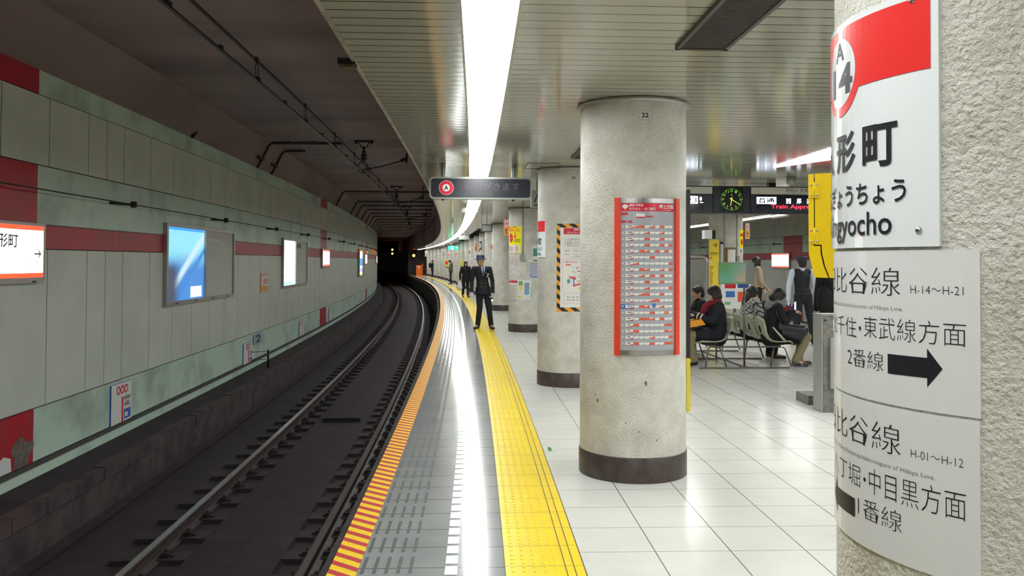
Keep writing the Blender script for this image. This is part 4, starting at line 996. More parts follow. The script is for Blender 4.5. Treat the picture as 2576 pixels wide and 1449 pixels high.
# ------------------------------------------------------------------ SIGNS ON THE SIDE WALLS
M_glow = mat('lit_sign_white', (1, 1, 1), 0.3, emit=(1.0, 1.0, 0.93), estr=1.9); M_glowr = mat('lit_sign_red', (0.9, 0.04, 0.02), 0.3, emit=(1.0, 0.07, 0.02), estr=1.1)
M_lite = mat('faint_sign_text', (0.35, 0.35, 0.33), 0.4, emit=(0.5, 0.5, 0.48), estr=1.2)
def wall_sign(fn, a, b, label, lit=True):
    t = thing('station_sign', fn((a + b) / 2, 1.31, 0), label, 'sign')
    board(fn, a, b, 1.312, 1.905, 0.07, M_alu, step=0.5).build('frame', t)
    pr = Print(fn, base=0.0705); pr.rect(a + 0.045, b - 0.045, 1.368, 1.875, M_glow, 0); pr.build('light_panel', t)
    pr = Print(fn, base=0.0712, eps=0.001); c = (a + b) / 2; w = b - a
    pr.rect(a + 0.045, b - 0.045, 1.832, 1.875, M_glowr, 1).rect(a + 0.045, b - 0.045, 1.368, 1.412, M_glowr, 1)
    pr.text('人形町', c - 0.29, c + 0.25, 1.655, 1.79, M_ink, 1, bold=0.015).text('にんぎょうちょう', c - 0.28, c + 0.24, 1.60, 1.64, M_lite, 1).text('Ningyocho', c - 0.28, c + 0.24, 1.55, 1.59, M_lite, 1)
    x = b - 0.09; pr.rect(x - 0.13, x - 0.02, 1.593, 1.607, M_ink, 1).poly([(x, 1.60), (x - 0.06, 1.65), (x - 0.065, 1.645), (x - 0.028, 1.60), (x - 0.065, 1.555), (x - 0.06, 1.55)], M_ink, 1)
    pr.text('東日本橋', x - 0.24, x, 1.485, 1.535, M_ink, 1).text('Higashi-nihombashi', x - 0.25, x, 1.445, 1.465, M_lite, 1)
    pr.build('lettering', t)
    MB().box(fn(b - 0.22, 1.325, 0.072), 0.01, 0.07, 0.014, M_iron).build('latch', t); return t
fL = map_wallL(WL_O); fR = map_wallR(WR_O)
wall_sign(fL, 7.15, 8.70, 'lit station name sign with red bands at the left edge of the picture')
wall_sign(fL, 26.35, 27.95, 'lit station sign on the left wall beyond the second poster case')
wall_sign(fL, 43.1, 44.7, 'narrow lit station sign far down the left wall, nearest of the distant three')
wall_sign(fL, 59.0, 60.6, 'middle one of the three distant lit signs on the left wall')
wall_sign(fL, 74.0, 75.6, 'farthest lit sign on the left wall, beside the black tunnel')
wall_sign(fR, -30.85, -29.25, 'lit station sign on the far right wall beside the man in the cap')
def poster_case(a, b, mid, m_lit, label, prints=None):
    t = thing('poster_case', fL((a + b) / 2, 0.88, 0), label, 'poster case')
    mb = MB()
    for u0, u1, v0, v1 in ((a, b, 0.875, 0.935), (a, b, 2.03, 2.08), (a, a + 0.07, 0.935, 2.03), (b - 0.07, b, 0.935, 2.03), (mid - 0.03, mid + 0.03, 0.935, 2.03)): board(fL, u0, u1, v0, v1, 0.055, M_alu, mb=mb)
    mb.build('frame', t)
    Print(fL, base=0.025).rect(a + 0.06, mid, 0.93, 2.04, m_lit, 0).build('lit_poster', t)
    Print(fL, base=0.025).rect(mid, b - 0.06, 0.93, 2.04, mat('blank_backing', S(214, 214, 206), 0.5), 0).build('empty_bay', t)
    g = mat('case_glass', (0.6, 0.62, 0.62), 0.03, alpha=0.10, spec=0.8)
    Print(fL, base=0.045).rect(a + 0.06, b - 0.06, 0.93, 2.04, g, 0).build('glass_front', t)
    mb = MB()
    for k in range(4):
        u = a + (b - a) * (0.12 + 0.25 * k); mb.box(fL(u, 0.903, 0.057), 0.008, 0.09, 0.016, M_iron)
    mb.build('lock', [c for c in t.children if c.name.startswith('frame')][0])
    if prints: prints(t)
    return t
m = bpy.data.materials.new('blue_poster_glow'); m.use_nodes = True; nt = m.node_tree; b_ = nt.nodes['Principled BSDF']   # soft blue picture, unreadable in the photograph
uv = _n(nt, 'ShaderNodeUVMap'); sp = _n(nt, 'ShaderNodeSeparateXYZ'); nt.links.new(uv.outputs[0], sp.inputs[0]); U, Vv = sp.outputs[0], sp.outputs[1]
def _smooth(v, lo, hi):
    n = _n(nt, 'ShaderNodeMapRange', interpolation_type='SMOOTHSTEP'); n.inputs[1].default_value = lo; n.inputs[2].default_value = hi; nt.links.new(v, n.inputs[0]); return n.outputs[0]
c_ = _mix(nt, _smooth(Vv, 1.35, 1.75), S(70, 140, 215), S(150, 228, 246))
dg_ = _math(nt, 'SUBTRACT', _math(nt, 'MULTIPLY', _math(nt, 'SUBTRACT', U, 13.25), 0.55), _math(nt, 'SUBTRACT', Vv, 1.52))
c_ = _mix(nt, _math(nt, 'SUBTRACT', 1.0, _smooth(_math(nt, 'ABSOLUTE', dg_), 0.02, 0.13)), c_, S(205, 232, 246))
c_ = _mix(nt, _math(nt, 'SUBTRACT', 1.0, _smooth(_math(nt, 'ABSOLUTE', _math(nt, 'ADD', dg_, -0.25)), 0.0, 0.12)), c_, S(60, 135, 215))
lo_ = _math(nt, 'MULTIPLY', _math(nt, 'SUBTRACT', 1.0, _smooth(U, 12.55, 12.95)), _math(nt, 'SUBTRACT', 1.0, _smooth(Vv, 1.38, 1.58)))
c_ = _mix(nt, lo_, c_, S(70, 80, 105))
nt.links.new(c_, b_.inputs['Emission Color']); nt.links.new(c_, b_.inputs['Base Color']); b_.inputs['Emission Strength'].default_value = 0.62
M_blueg = m; M_whiteg = mat('white_poster_glow', (0.9, 0.95, 0.95), 0.4, emit=(0.86, 1.0, 0.98), estr=1.35)
M_cy = mat('cyan_glow', (0.3, 0.7, 0.8), 0.4, emit=(0.45, 0.85, 0.85), estr=0.9); M_navyg = mat('navy_glow', (0.02, 0.03, 0.12), 0.4, emit=(0.02, 0.03, 0.10), estr=0.8); M_purg = mat('purple_glow', (0.3, 0.3, 0.6), 0.4, emit=(0.5, 0.45, 0.8), estr=0.7)
M_whg = mat('white_print_glow', (0.9, 0.92, 0.95), 0.4, emit=(0.85, 0.9, 0.95), estr=0.9); M_bg = mat('shadow_print_glow', (0.1, 0.15, 0.2), 0.4, emit=S(60, 80, 105), estr=0.8); M_bb = mat('bright_blue_glow', (0.05, 0.3, 0.8), 0.4, emit=(0.03, 0.25, 0.85), estr=1.0)
def p1(t): Print(fL, base=0.027).rect(13.35, 13.90, 0.96, 1.13, M_whg, 1).rect(12.27, 13.98, 1.99, 2.03, M_bb, 1).build('print', t)
def p2(t): Print(fL, base=0.027).rect(20.27, 21.6, 0.94, 1.02, M_cy, 1).rect(20.4, 20.75, 1.13, 1.17, M_cy, 1).rect(20.27, 20.31, 0.94, 2.03, M_navyg, 1).rect(21.95, 22.7, 1.86, 1.98, M_teal, 1).build('print', t)
poster_case(12.20, 15.80, 14.05, M_blueg, 'large wall poster case, blue lit poster on the left and empty bay on the right', p1)
poster_case(20.20, 23.60, 21.85, M_whiteg, 'second wall poster case with a glowing white poster, right of the small red warning sticker', p2)
t = thing('poster_case', fL(39.7, 0.8, 0), 'distant tall poster case seen nearly edge-on, with a narrow lit poster', 'poster case')
board(fL, 38.9, 42.0, 0.80, 2.08, 0.10, M_alu, step=1).build('frame', t)
Print(fL, base=0.102).rect(38.98, 40.6, 0.95, 2.0, M_whg, 0).rect(38.98, 40.6, 1.3, 1.65, M_bb, 1).rect(38.98, 40.6, 1.0, 1.2, M_purg, 1).rect(38.98, 40.6, 0.86, 0.96, mat('yellow_glow', (0.8, 0.8, 0.1), 0.4, emit=(0.6, 0.65, 0.15), estr=0.8), 1).build('lit_poster', t)

def stop_marker(a, b, z0, z1, label, full=True):
    t = board(fL, a, b, z0, z1, 0.02, M_paper, edge=M_bluep).build('stop_marker', loc=fL(a, z0, 0), label=label, cat='sign'); w = b - a; h = z1 - z0
    pr = Print(fL, base=0.021, eps=0.001)
    for k in range(3): pr.ring(a + w * (0.33 + 0.19 * k), z1 - h * 0.17, w * 0.06, w * 0.095, M_redp, 1, n=20, sy=0.9)
    pr.rect(a + w * 0.50, a + w * 0.58, z0, z0 + h * 0.64, M_redp, 1)
    if full:
        pr.text('8両編成', a + w * 0.63, a + w * 0.94, z0 + h * 0.54, z0 + h * 0.65, M_ink, 1).text('4両', a + w * 0.63, a + w * 0.90, z0 + h * 0.36, z0 + h * 0.50, M_ink, 1).rect(a + w * 0.62, a + w * 0.95, z0 + h * 0.05, z0 + h * 0.30, M_bluep, 1).rect(a + w * 0.66, a + w * 0.8, z0 + h * 0.10, z0 + h * 0.22, M_paper, 2)
    pr.build('print', t)
stop_marker(10.46, 11.08, -0.49, 0.0, 'nearest white stop marker with three red rings, low on the left wall')
stop_marker(16.66, 17.35, -0.54, -0.10, 'white stop marker with three red rings, just left of the number 2 plate')
stop_marker(22.6, 23.25, -0.48, -0.08, 'third white stop marker, between the number 2 plate and the far red panel', False)
stop_marker(28.3, 29.0, -0.48, -0.06, 'farthest white stop marker, just past the far red panel', False)
t = board(fL, 17.45, 18.12, -0.19, 0.012, 0.03, mat('pale_blue_plate', S(150, 170, 190), 0.5)).build('number_sign', loc=fL(17.45, -0.19, 0), label='small pale blue plate with a black 2 on the left wall', cat='sign')
Print(fL, base=0.031).text('2', 17.58, 18.02, -0.165, -0.01, M_ink, 1, bold=0.01).build('numeral', t)
t = board(fL, 18.07, 18.80, 0.85, 1.27, 0.012, tape).build('warning_sticker', loc=fL(18.07, 0.85, 0), label='small red and white warning sticker with orange block between the poster cases', cat='sticker')
Print(fL, base=0.013).rect(18.07, 18.80, 0.91, 1.20, M_paper, 1).rect(18.10, 18.77, 0.90, 0.99, M_haz, 2).text('危険', 18.28, 18.74, 1.02, 1.15, M_redp, 2, bold=0.03).build('print', t)
t = thing('wall_post', fL(17.25, -0.64, 0), 'short black post on two thin arms beside the number 2 plate', 'post')
MB().tube([P(17.3, -3.35, -0.64), P(17.3, -3.35, -0.27)], 0.022, M_iron, n=8).build('post', t)
for z in (-0.30, -0.46): MB().tube([P(17.3, -3.35, z), P(17.22, -3.69, z - 0.01)], 0.006, M_iron, n=6).box(P(17.22, -3.69, z - 0.01), 0.02, 0.03, 0.07, M_iron).build('arm', t)
# amber lamps, amber wall reflections built as glowing spots, far end
M_amb = mat('amber_light_spot', (1, 0.3, 0.02), 0.4, emit=(1.0, 0.30, 0.03), estr=9.0); M_amb_refl = mat('amber_reflection', (1, 0.35, 0.02), 0.4, emit=(1.0, 0.26, 0.02), estr=0.8)
t = thing('track_signal', P(104, -1.0, 1.9), 'two-lamp amber track signal deep in the dark tunnel', 'signal')
def atp(px, py, D): return Vector(((px - 1288) / 2110 * D, D, 1.55 - (py - 656) / 2110 * D))
c = atp(987, 633.5, 104); MB().box(c + Vector((0, 0.15, 0)), 0.6, 0.25, 1.4, M_black).build('housing', t)
for dz in (-0.24, 0.24): MB().lathe(c + Vector((0, 0.02, dz)), [(0, 0.03), (0.12, 0.0), (0.13, -0.03)], M_amb, n=16, axis=Vector((0, -1, 0))).build('lamp', t)
MB().tube([c + Vector((0, 0.15, 0.6)), Vector((c.x, c.y + 0.15, TZ))], 0.05, M_black).build('hanger', t)
c = atp(1041, 643, 90.0); t = thing('track_signal', c, 'single bright amber lamp at the far end of the near platform', 'signal')
MB().box(c + Vector((0, 0.12, 0)), 0.4, 0.2, 0.5, M_black).build('housing', t); MB().lathe(c, [(0, 0.03), (0.14, 0.0), (0.15, -0.03)], M_amb, n=16, axis=Vector((0, -1, 0))).build('lamp', t)
MB().tube([c + Vector((0, 0.12, 0.2)), Vector((c.x, c.y + 0.12, CZ + 0.3))], 0.04, M_black).build('hanger', t)
for s_, lab in ((38.4, 'small amber reflection modelled as a glowing spot, left of the distant tall poster case'), (43.0, 'small amber reflection modelled as a glowing spot, above the nearest distant lit sign')):
    MB().lathe(P(s_, WL_O + 0.16, 1.98), [(0, 0.04), (0.035, 0.02), (0.04, 0), (0.04, -0.16)], M_amb_refl, n=12, axis=-F_(s_)).build('amber_light_spot', loc=P(s_, WL_O, 1.98), label=lab, cat='lamp')  # reflections of amber light on the wall, put in as small glowing shapes
board(fL, 50.5, 57.0, 1.98, 2.22, 0.05, mat('amber_display', (0.5, 0.15, 0.02), 0.5, emit=(0.8, 0.2, 0.01), estr=0.22), step=1).build('amber_display', loc=fL(50.5, 2, 0), label='dim amber display strip high on the distant left wall', cat='display')
t = thing('orange_cabinet', P(88.5, 0.9, 0), 'bright orange cabinet at the far end of the platform', 'cabinet'); mo = mat('cabinet_orange', S(255, 120, 20), 0.4)
MB().sbox(88.5, 89.2, 0.62, 1.22, 0.0, 1.08, mo).sbox(88.5, 89.2, 1.26, 1.32, 0.0, 1.25, mo).build('body', t)
Print(map_flat(P(88.5, 0, 0), R_(88.5), -F_(88.5)), base=0.005).rect(0.82, 0.98, 0.72, 1.0, M_paper).build('label_sheet', t)
# floor guide sticker
fn = lambda u, v, d: P(6.9 + v, 1.345 + u, 0.0005 + d)
t = Print(fn, base=0.001).rect(-0.045, 0.048, -0.09, 0.09, mat('floor_sticker', S(196, 214, 186), 0.4), 0).build('floor_sticker', loc=fn(0, 0, 0), label='small pale green exit sticker on the floor beside the yellow strip', cat='sticker')
dg = mat('sticker_green', S(40, 110, 70), 0.5)
Print(fn, base=0.0016).rect(-0.012, 0.014, -0.02, 0.02, dg).poly([(-0.02, 0.03), (0.022, 0.03), (0.001, 0.075)], dg).poly([(-0.02, -0.03), (0.001, -0.075), (0.022, -0.03)], dg).build('pictogram', t)

# ------------------------------------------------------------------ BENCH UNIT, ADVERT STAND
M_shell = mat('seat_shell_cream', S(196, 196, 172), 0.35, col2=S(180, 180, 156), nscale=6)
M_leg = mat('bench_steel', S(112, 110, 108), 0.35, metal=0.6)
def bench_unit():
    t = thing('bench_unit', P(13.2, 4.7, 0), 'back-to-back rows of cream shell seats on a steel frame, in the middle of the platform', 'bench')
    prof = [(0.0, 0.735), (0.012, 0.70), (0.035, 0.60), (0.06, 0.50), (0.10, 0.415), (0.16, 0.372), (0.24, 0.358), (0.33, 0.360), (0.42, 0.368), (0.455, 0.362), (0.47, 0.345)]
    def shell(s, ob, sg, k):
        nw = 10; L = len(prof); vs = []
        for th in (0, 1):
            for i, (f, z) in enumerate(prof):
                for j in range(nw + 1):
                    w = (j / nw * 2 - 1); hw = 0.215 - (0.03 if i == 0 else 0.012 if i == 1 else 0) - (0.012 if i >= L - 2 else 0)
                    back = max(0, 1 - i / 5.0); e = abs(w) ** 3.5
                    ff = f * k + 0.035 * e * back + 0.007 * th * (-1 if back > 0.3 else 0); zz = z + 0.032 * e * (1 - back) * (1 if i < L - 2 else 0.5) - (0.02 * e if i < 2 else 0) - 0.007 * th * (0 if back > 0.3 else 1)
                    vs.append(P(s + w * hw, ob + sg * ff, zz))
        fs = []; N = L * (nw + 1)
        for i in range(L - 1):
            for j in range(nw):
                a = i * (nw + 1) + j; q = (a, a + 1, a + nw + 2, a + nw + 1)
                if i == 2 and j in (4, 5): continue      # hand slot in the backrest
                fs += [q, tuple(x + N for x in q[::-1])]
        rim = [j for j in range(nw + 1)] + [i * (nw + 1) + nw for i in range(1, L)] + [(L - 1) * (nw + 1) + j for j in range(nw - 1, -1, -1)] + [i * (nw + 1) for i in range(L - 2, 0, -1)]
        for a, b in zip(rim, rim[1:] + rim[:1]): fs.append((a, a + N, b + N, b))
        sh = MB().add(vs, fs, M_shell, smooth=True).build('seat_shell', t)
        mb = MB(); mb.box(P(s, ob + sg * 0.27 * k, 0.335), 0.22, 0.16, 0.03, M_iron, R_(s), F_(s)); mb.build('seat_bracket', sh)
    for k in range(5):
        shell(12.33 + 0.48 * k, 4.585, -1, 1.2); shell(12.33 + 0.48 * k, 4.985, 1, 1.0)
    for o in (4.27, 5.24):
        MB().sbox(12.1, 14.45, o - 0.02, o + 0.02, 0.295, 0.33, M_leg).build('beam', t)
    for s in (12.02, 13.17, 14.32):
        MB().tube([P(s, 4.02, 0.012), P(s, 5.36, 0.012)], 0.011, M_leg, n=6).build('floor_rail', t)
        MB().tube([P(s + 0.06, 4.27, 0.31), P(s + 0.06, 5.24, 0.31)], 0.013, M_leg, n=6).build('cross_bar', t)
        for o in (4.27, 5.24):
            for sg in (-1, 1):
                MB().tube([P(s + 0.12, o + sg * 0.05, 0.30), P(s + 0.10, o + sg * 0.085, 0.285), P(s + 0.02, o + sg * 0.155, 0.02)], 0.011, M_leg, n=7).build('leg', t)
    for s in (13.17,):
        MB().tube([P(s, 4.62, 0.0), P(s, 4.62, 0.31)], 0.014, M_leg, n=7).build('post', t)
    MB().tube([P(12.03, 4.71, 0.014), P(13.17, 4.70, 0.014), P(14.32, 4.69, 0.014)], 0.010, M_leg, n=6).build('floor_rail', t)
bench_unit()
s = 12.10; t = thing('advert_stand', P(s, 4.71, 0), 'slim post with a blurred green and blue advert panel, standing between the seat rows', 'stand')
MB().tube([P(s, 4.71, 0.025), P(s, 4.71, 1.30)], 0.014, M_leg, n=10).build('post', t)
MB().box(P(s, 4.71, 0.015), 0.13, 0.10, 0.012, M_leg, R_(s), F_(s)).build('foot_plate', t)
fn = map_flat(P(s, 0, 0), R_(s), -F_(s))
M_fr2 = mat('advert_frame', S(140, 145, 140), 0.3, metal=0.4)
board(fn, 4.318, 4.85, 1.228, 1.548, 0.03, M_fr2, back=0.016).build('frame', t)
m = bpy.data.materials.new('blurred_advert'); m.use_nodes = True; nt = m.node_tree; b_ = nt.nodes['Principled BSDF']; b_.inputs['Roughness'].default_value = 0.25
uv = _n(nt, 'ShaderNodeUVMap'); sp = _n(nt, 'ShaderNodeSeparateXYZ'); nt.links.new(uv.outputs[0], sp.inputs[0])
top = _mix(nt, _ramp(nt, sp.outputs[0], 4.45, 4.72), S(110, 165, 110), S(150, 180, 175)); bot = _mix(nt, _ramp(nt, sp.outputs[0], 4.5, 4.65), S(120, 180, 165), S(200, 175, 150))
nt.links.new(_mix(nt, _ramp(nt, sp.outputs[1], 1.30, 1.46), bot, top), b_.inputs['Base Color'])
Print(fn, base=0.0305).rect(4.33, 4.72, 1.262, 1.535, m, 0).rect(4.33, 4.72, 1.243, 1.262, M_greenp, 0).build('advert_sheet', t)

# ------------------------------------------------------------------ GREY CABINET BY THE BENCH
s = 8.5; t = thing('stone_cabinet', P(8.75, 4.6, 0), 'grey speckled stone cabinet with a slatted vent, cut off by the nearest pillar', 'cabinet')
M_ter = mat('speckled_stone', S(122, 121, 116), 0.35, col2=S(104, 102, 98), nscale=20, nlo=0.45, nhi=0.55, speck=0.7, speck_scale=120)
MB().sbox(8.5, 8.72, 4.330, 5.05, 0.0, 1.0, M_ter).build('body', t)
MB().sbox(8.505, 8.725, 4.318, 4.329, 0.0, 1.0, M_alu).build('side_panel', t)
MB().sbox(8.49, 8.73, 4.312, 5.08, 1.0, 1.016, M_steel).build('top_trim', t)
vh = MB().sbox(8.44, 8.5, 4.385, 4.62, 0.255, 0.775, M_alu).build('vent_hood', t)
mb = MB()
for k in range(15):
    z = 0.36 + k * 0.021; mb.sbox(8.436, 8.445, 4.415, 4.60, z, z + 0.010, M_black)
tag(mb.build('vent_slats', vh), kind='stuff')
mb = MB(); mb.lathe(P(8.49, 4.352, 0.955), [(0, 0.012), (0.012, 0.01), (0.016, 0)], M_dark, n=12, axis=-F_(s)); mb.build('lock', t)
Print(map_flat(P(8.495, 0, 0), R_(s), -F_(s))).rect(4.435, 4.56, 0.845, 0.965, M_paper).text('使用', 4.442, 4.55, 0.91, 0.95, M_ink).text('注意', 4.442, 4.55, 0.855, 0.895, M_ink).build('label_sheet', t)
MB().sbox(8.95, 9.3, 4.36, 4.62, 0.0, 0.10, M_ter).build('foot_block', t)

# ------------------------------------------------------------------ YELLOW BOX BEHIND THE NEAREST PILLAR
yk = 2.42 / 2.18; yo = Vector((0.3535 * 2.40, 2.40, 0)); yd = Vector((0.3535, 1, 0)).normalized(); yr = Vector((yd.y, -yd.x, 0))
t = thing('yellow_box', yo + Vector((0.1, 0, 1.5)), 'yellow hinged metal box fixed to the back of the nearest pillar', 'box')
def Y(o, z, d=0.0): return yo + yr * ((o - 1.597) * yk * 0.94) + yd * d + Vector((0, 0, 1.55 + (z - 1.55) * yk))
def extr(pts, d0, d1, m):
    mb = MB(); n = len(pts); a = [Y(o, z, d0) for o, z in pts]; b = [Y(o, z, d1) for o, z in pts]
    mb.add(a + b, [tuple(range(n)), tuple(range(n, 2 * n))[::-1]] + [(k, n + k, n + (k + 1) % n, (k + 1) % n) for k in range(n)], m); return mb
extr([(1.614, 1.779), (1.614, 1.596), (1.631, 1.596), (1.632, 1.575), (1.640, 1.540), (1.652, 1.511), (1.84, 1.508), (1.84, 1.783)], 0, 0.16, M_yp).build('door', t)
extr([(1.597, 1.777), (1.598, 1.572), (1.613, 1.512), (1.648, 1.511), (1.636, 1.541), (1.628, 1.576), (1.628, 1.593), (1.6115, 1.593), (1.6115, 1.779)], 0, 0.16, M_yp).build('side_panel', t)
extr([(1.602, 1.770), (1.603, 1.575), (1.618, 1.516), (1.82, 1.516), (1.82, 1.770)], 0.01, 0.15, M_black).build('seal', t)
for z0, z1 in ((1.716, 1.757), (1.598, 1.640)):
    mb = extr([(1.599, z0), (1.6115, z0), (1.6115, z1), (1.599, z1)], -0.004, 0, M_yp); k_ = extr([(1.6135, z0), (1.6245, z0), (1.6245, z1), (1.6135, z1)], -0.004, 0, M_yp); mb.add(k_.v, k_.f, M_yp)
    mb.tube([Y(1.6125, z0, -0.002), Y(1.6125, z1, -0.002)], 0.0028, M_yp, n=8); hg = mb.build('hinge', t)
    for o in (1.6045, 1.6195):
        for z in (z0 + 0.007, z1 - 0.007): MB().lathe(Y(o, z, -0.004), [(0, 0.0035), (0.0022, 0.003), (0.0036, 0)], M_steel, n=12, axis=-yd).build('bolt', hg)
mb = extr([(1.70, 1.488), (1.80, 1.488), (1.80, 1.506), (1.70, 1.506)], 0.03, 0.13, M_grayp); mb.build('base_plate', t)
extr([(1.76, 1.60), (1.90, 1.60), (1.90, 1.70), (1.76, 1.70)], 0.02, 0.10, M_grayp).build('mount', t)
MB().tube([P(1.75, 1.515, 0.86), P(1.78, 1.492, 0.84), P(1.80, 1.478, 0.80), P(1.80, 1.468, 0.77)], [0.004, 0.006, 0.010, 0.003], M_iron, n=6).build('loose_strap', loc=P(1.75, 1.5, 0.8), label='small dark loose strap end hanging low on the left side of the nearest pillar', cat='strap')

# ------------------------------------------------------------------ PARTITION, EXIT SIGN, COLUMN FITTINGS
s = 15.0; fn = map_flat(P(s, 0, 0), R_(s), -F_(s)); t = thing('partition_screen', P(s, 4.5, 0), 'grey partition screen with a rounded steel tube frame behind the seated people', 'screen')
pts = [(3.70, 0.0), (3.70, 1.56), (3.72, 1.62), (3.78, 1.645), (4.93, 1.645), (4.99, 1.62), (5.01, 1.56), (5.01, 0.0)]
MB().tube([fn(u, v, 0) for u, v in pts], 0.028, M_steel, n=10).build('frame', t)
board(fn, 3.74, 4.965, 0.18, 1.60, 0.012, mat('screen_panel', S(132, 130, 124), 0.35, metal=0.3), back=-0.012).build('panel', t)
s = 19.35; fn = map_flat(P(s, 0, 0), R_(s), -F_(s)); t = board(fn, 6.386, 6.617, 0.30, 2.078, 0.02, M_ys, back=-0.02).build('exit_guide_board', loc=P(s, 6.5, 0), label='tall yellow exit guide board with a black arrow beside the far-row pillar', cat='sign')
pr = Print(fn, base=0.021, eps=0.001)
pr.rect(6.47, 6.56, 1.945, 1.957, M_ink).poly([(6.575, 1.951), (6.53, 2.005), (6.518, 1.997), (6.553, 1.951), (6.518, 1.905), (6.53, 1.897)], M_ink)
pr.text('交通会館方面', 6.395, 6.58, 1.73, 1.79, M_ink).rect(6.39, 6.59, 1.705, 1.710, M_ink).text('A6', 6.395, 6.45, 1.62, 1.68, M_ink)
rnd = random.Random(2)
for k in range(13): pr.rect(6.395, 6.395 + rnd.uniform(0.04, 0.09), 1.44 - k * 0.038, 1.452 - k * 0.038, M_ink)
pr.rect(6.39, 6.43, 1.52, 1.57, M_paper, 2); pr.build('lettering', t)
MB().box(P(s + 0.05, 6.50, 0.15), 0.06, 0.06, 0.30, M_leg).box(P(s + 0.05, 6.50, 0.01), 0.34, 0.26, 0.02, M_leg).build('stand', t)
fC = map_cyl(19.9, 6.98, PR)
t = board(fC, 0.215, 0.50, 1.90, 2.335, 0.004, M_lemon, step=0.03).build('warning_poster', loc=fC(0.3, 1.9, 0), label='yellow poster with a red starburst on the far-row pillar', cat='poster')
pr = Print(fC, curved=0.03, base=0.005, eps=0.001); pr.rect(0.24, 0.47, 2.24, 2.25, M_redp).rect(0.25, 0.45, 2.17, 2.23, M_redp); star = []
for k in range(20):
    a = math.pi * 2 * k / 20; r = 0.08 if k % 2 else 0.06; star.append((0.34 + math.cos(a) * r, 2.03 + math.sin(a) * r * 1.1))
pr.poly(star, M_redp).build('print', t)
t = board(fC, 0.215, 0.50, 1.74, 1.89, 0.004, M_paper, step=0.03).build('wall_notice', loc=fC(0.3, 1.74, 0), label='small white notice with a prohibition ring under the yellow poster on the far-row pillar', cat='notice')
Print(fC, curved=0.03, base=0.005).ring(0.42, 1.82, 0.035, 0.045, M_redp).rect(0.26, 0.30, 1.77, 1.86, M_ink).build('print', t)
t = board(fC, -0.169, 0.10, 1.50, 1.90, 0.02, mat('wood_frame', S(130, 100, 65), 0.5), step=0.05).build('clipboard', loc=fC(0, 1.5, 0), label='clipboard with a white sheet and wooden edge on the far-row pillar', cat='board')
Print(fC, curved=0.03, base=0.021).rect(-0.09, 0.085, 1.50, 1.85, M_paper).rect(-0.04, 0.03, 1.835, 1.86, M_steel, 2).build('sheet', t)
MB().tube([fC(-0.225, 1.45, 0.03), fC(-0.225, 1.98, 0.03)], 0.035, M_wht2, n=10).tube([fC(-0.225, 1.97, 0.03), fC(-0.225, 2.03, 0.03)], 0.034, mat('blue_cap', S(30, 60, 150), 0.4), n=10).build('wall_tube', loc=fC(-0.225, 1.45, 0), label='white upright tube with a blue cap beside the clipboard', cat='tube')
for u in (-0.169, 0.14):
    MB().tube([fC(u, 1.92 if u < 0 else 1.72, 0.012), fC(u, CZ, 0.012)], 0.010, M_grayp, n=6).build('conduit', loc=fC(u, 2, 0), label='thin grey conduit on the far-row pillar, ' + ('left one' if u < 0 else 'right one, ending at a switch box'), cat='conduit')
board(fC, 0.12, 0.19, 1.58, 1.70, 0.04, M_grayp).build('switch_box', loc=fC(0.15, 1.6, 0), label='small grey switch box beside the clipboard on the far-row pillar', cat='box')
flag_sign(19.85, 6.98, 2.115, 2.505, 7.43, 'striped emergency flag sign on the right of the far-row pillar')
t = thing('platform_camera', P(17.0, 5.65, 2.03), 'white box with a black lens housing hanging by a rod beyond pillar 22', 'camera')
MB().sbox(16.9, 17.1, 5.54, 5.695, 2.03, 2.21, M_wht2).build('case', t); MB().sbox(16.92, 17.1, 5.70, 5.77, 2.03, 2.205, M_black).build('lens_housing', t)
MB().tube([P(17, 5.66, 2.2), P(17, 5.66, CZ)], 0.012, M_grayp, n=8).build('rod', t)
s = 17.6; fn = map_flat(P(s, 0, 0), R_(s), -F_(s)); t = board(fn, 6.10, 6.75, 0.55, 1.18, 0.02, M_paper, back=-0.02).build('leaflet_rack', loc=P(s, 6.4, 0), label='white leaflet rack with red and blue sheets behind the seats', cat='rack')
Print(fn, base=0.021).rect(6.18, 6.42, 0.99, 1.14, mat('leaflet_red', S(200, 30, 45), 0.4)).rect(6.46, 6.70, 1.0, 1.16, mat('leaflet_blue', S(40, 70, 160), 0.4)).rect(6.2, 6.4, 0.80, 0.93, M_bluep).rect(6.18, 6.3, 0.64, 0.70, M_greenp).rect(6.46, 6.7, 0.70, 0.92, M_ct).build('leaflets', t)
MB().box(P(s, 6.4, 0.28), 0.05, 0.05, 0.56, M_leg).box(P(s, 6.4, 0.01), 0.5, 0.3, 0.02, M_leg).build('stand', t)
# ------------------------------------------------------------------ PEOPLE
M_skin = mat('skin', S(206, 160, 134), 0.5); M_hair = mat('black_hair', (0.018, 0.014, 0.013), 0.45, bump=0.3, bscale=160, stretch=(1, 1, 0.1))
M_lip = mat('lips', S(165, 90, 80), 0.5); M_eye = mat('eye_dark', (0.02, 0.015, 0.015), 0.3)
M_navy = mat('navy_cloth', S(24, 25, 38), 0.8, bump=0.12, bscale=300); M_blk = mat('black_cloth', S(18, 16, 20), 0.8, bump=0.15, bscale=90)
M_glove = mat('white_glove', S(222, 224, 232), 0.7); M_shirt = mat('white_shirt', S(206, 216, 232), 0.7, bump=0.15, bscale=40); M_shoe = mat('black_shoe', (0.012, 0.011, 0.012), 0.35)
M_gold = mat('gold_button', (0.75, 0.55, 0.2), 0.3, metal=1.0); M_khaki = mat('khaki_cloth', S(140, 128, 98), 0.8, bump=0.15, bscale=60); M_beige = mat('beige_coat', S(178, 158, 138), 0.8, bump=0.2, bscale=50)
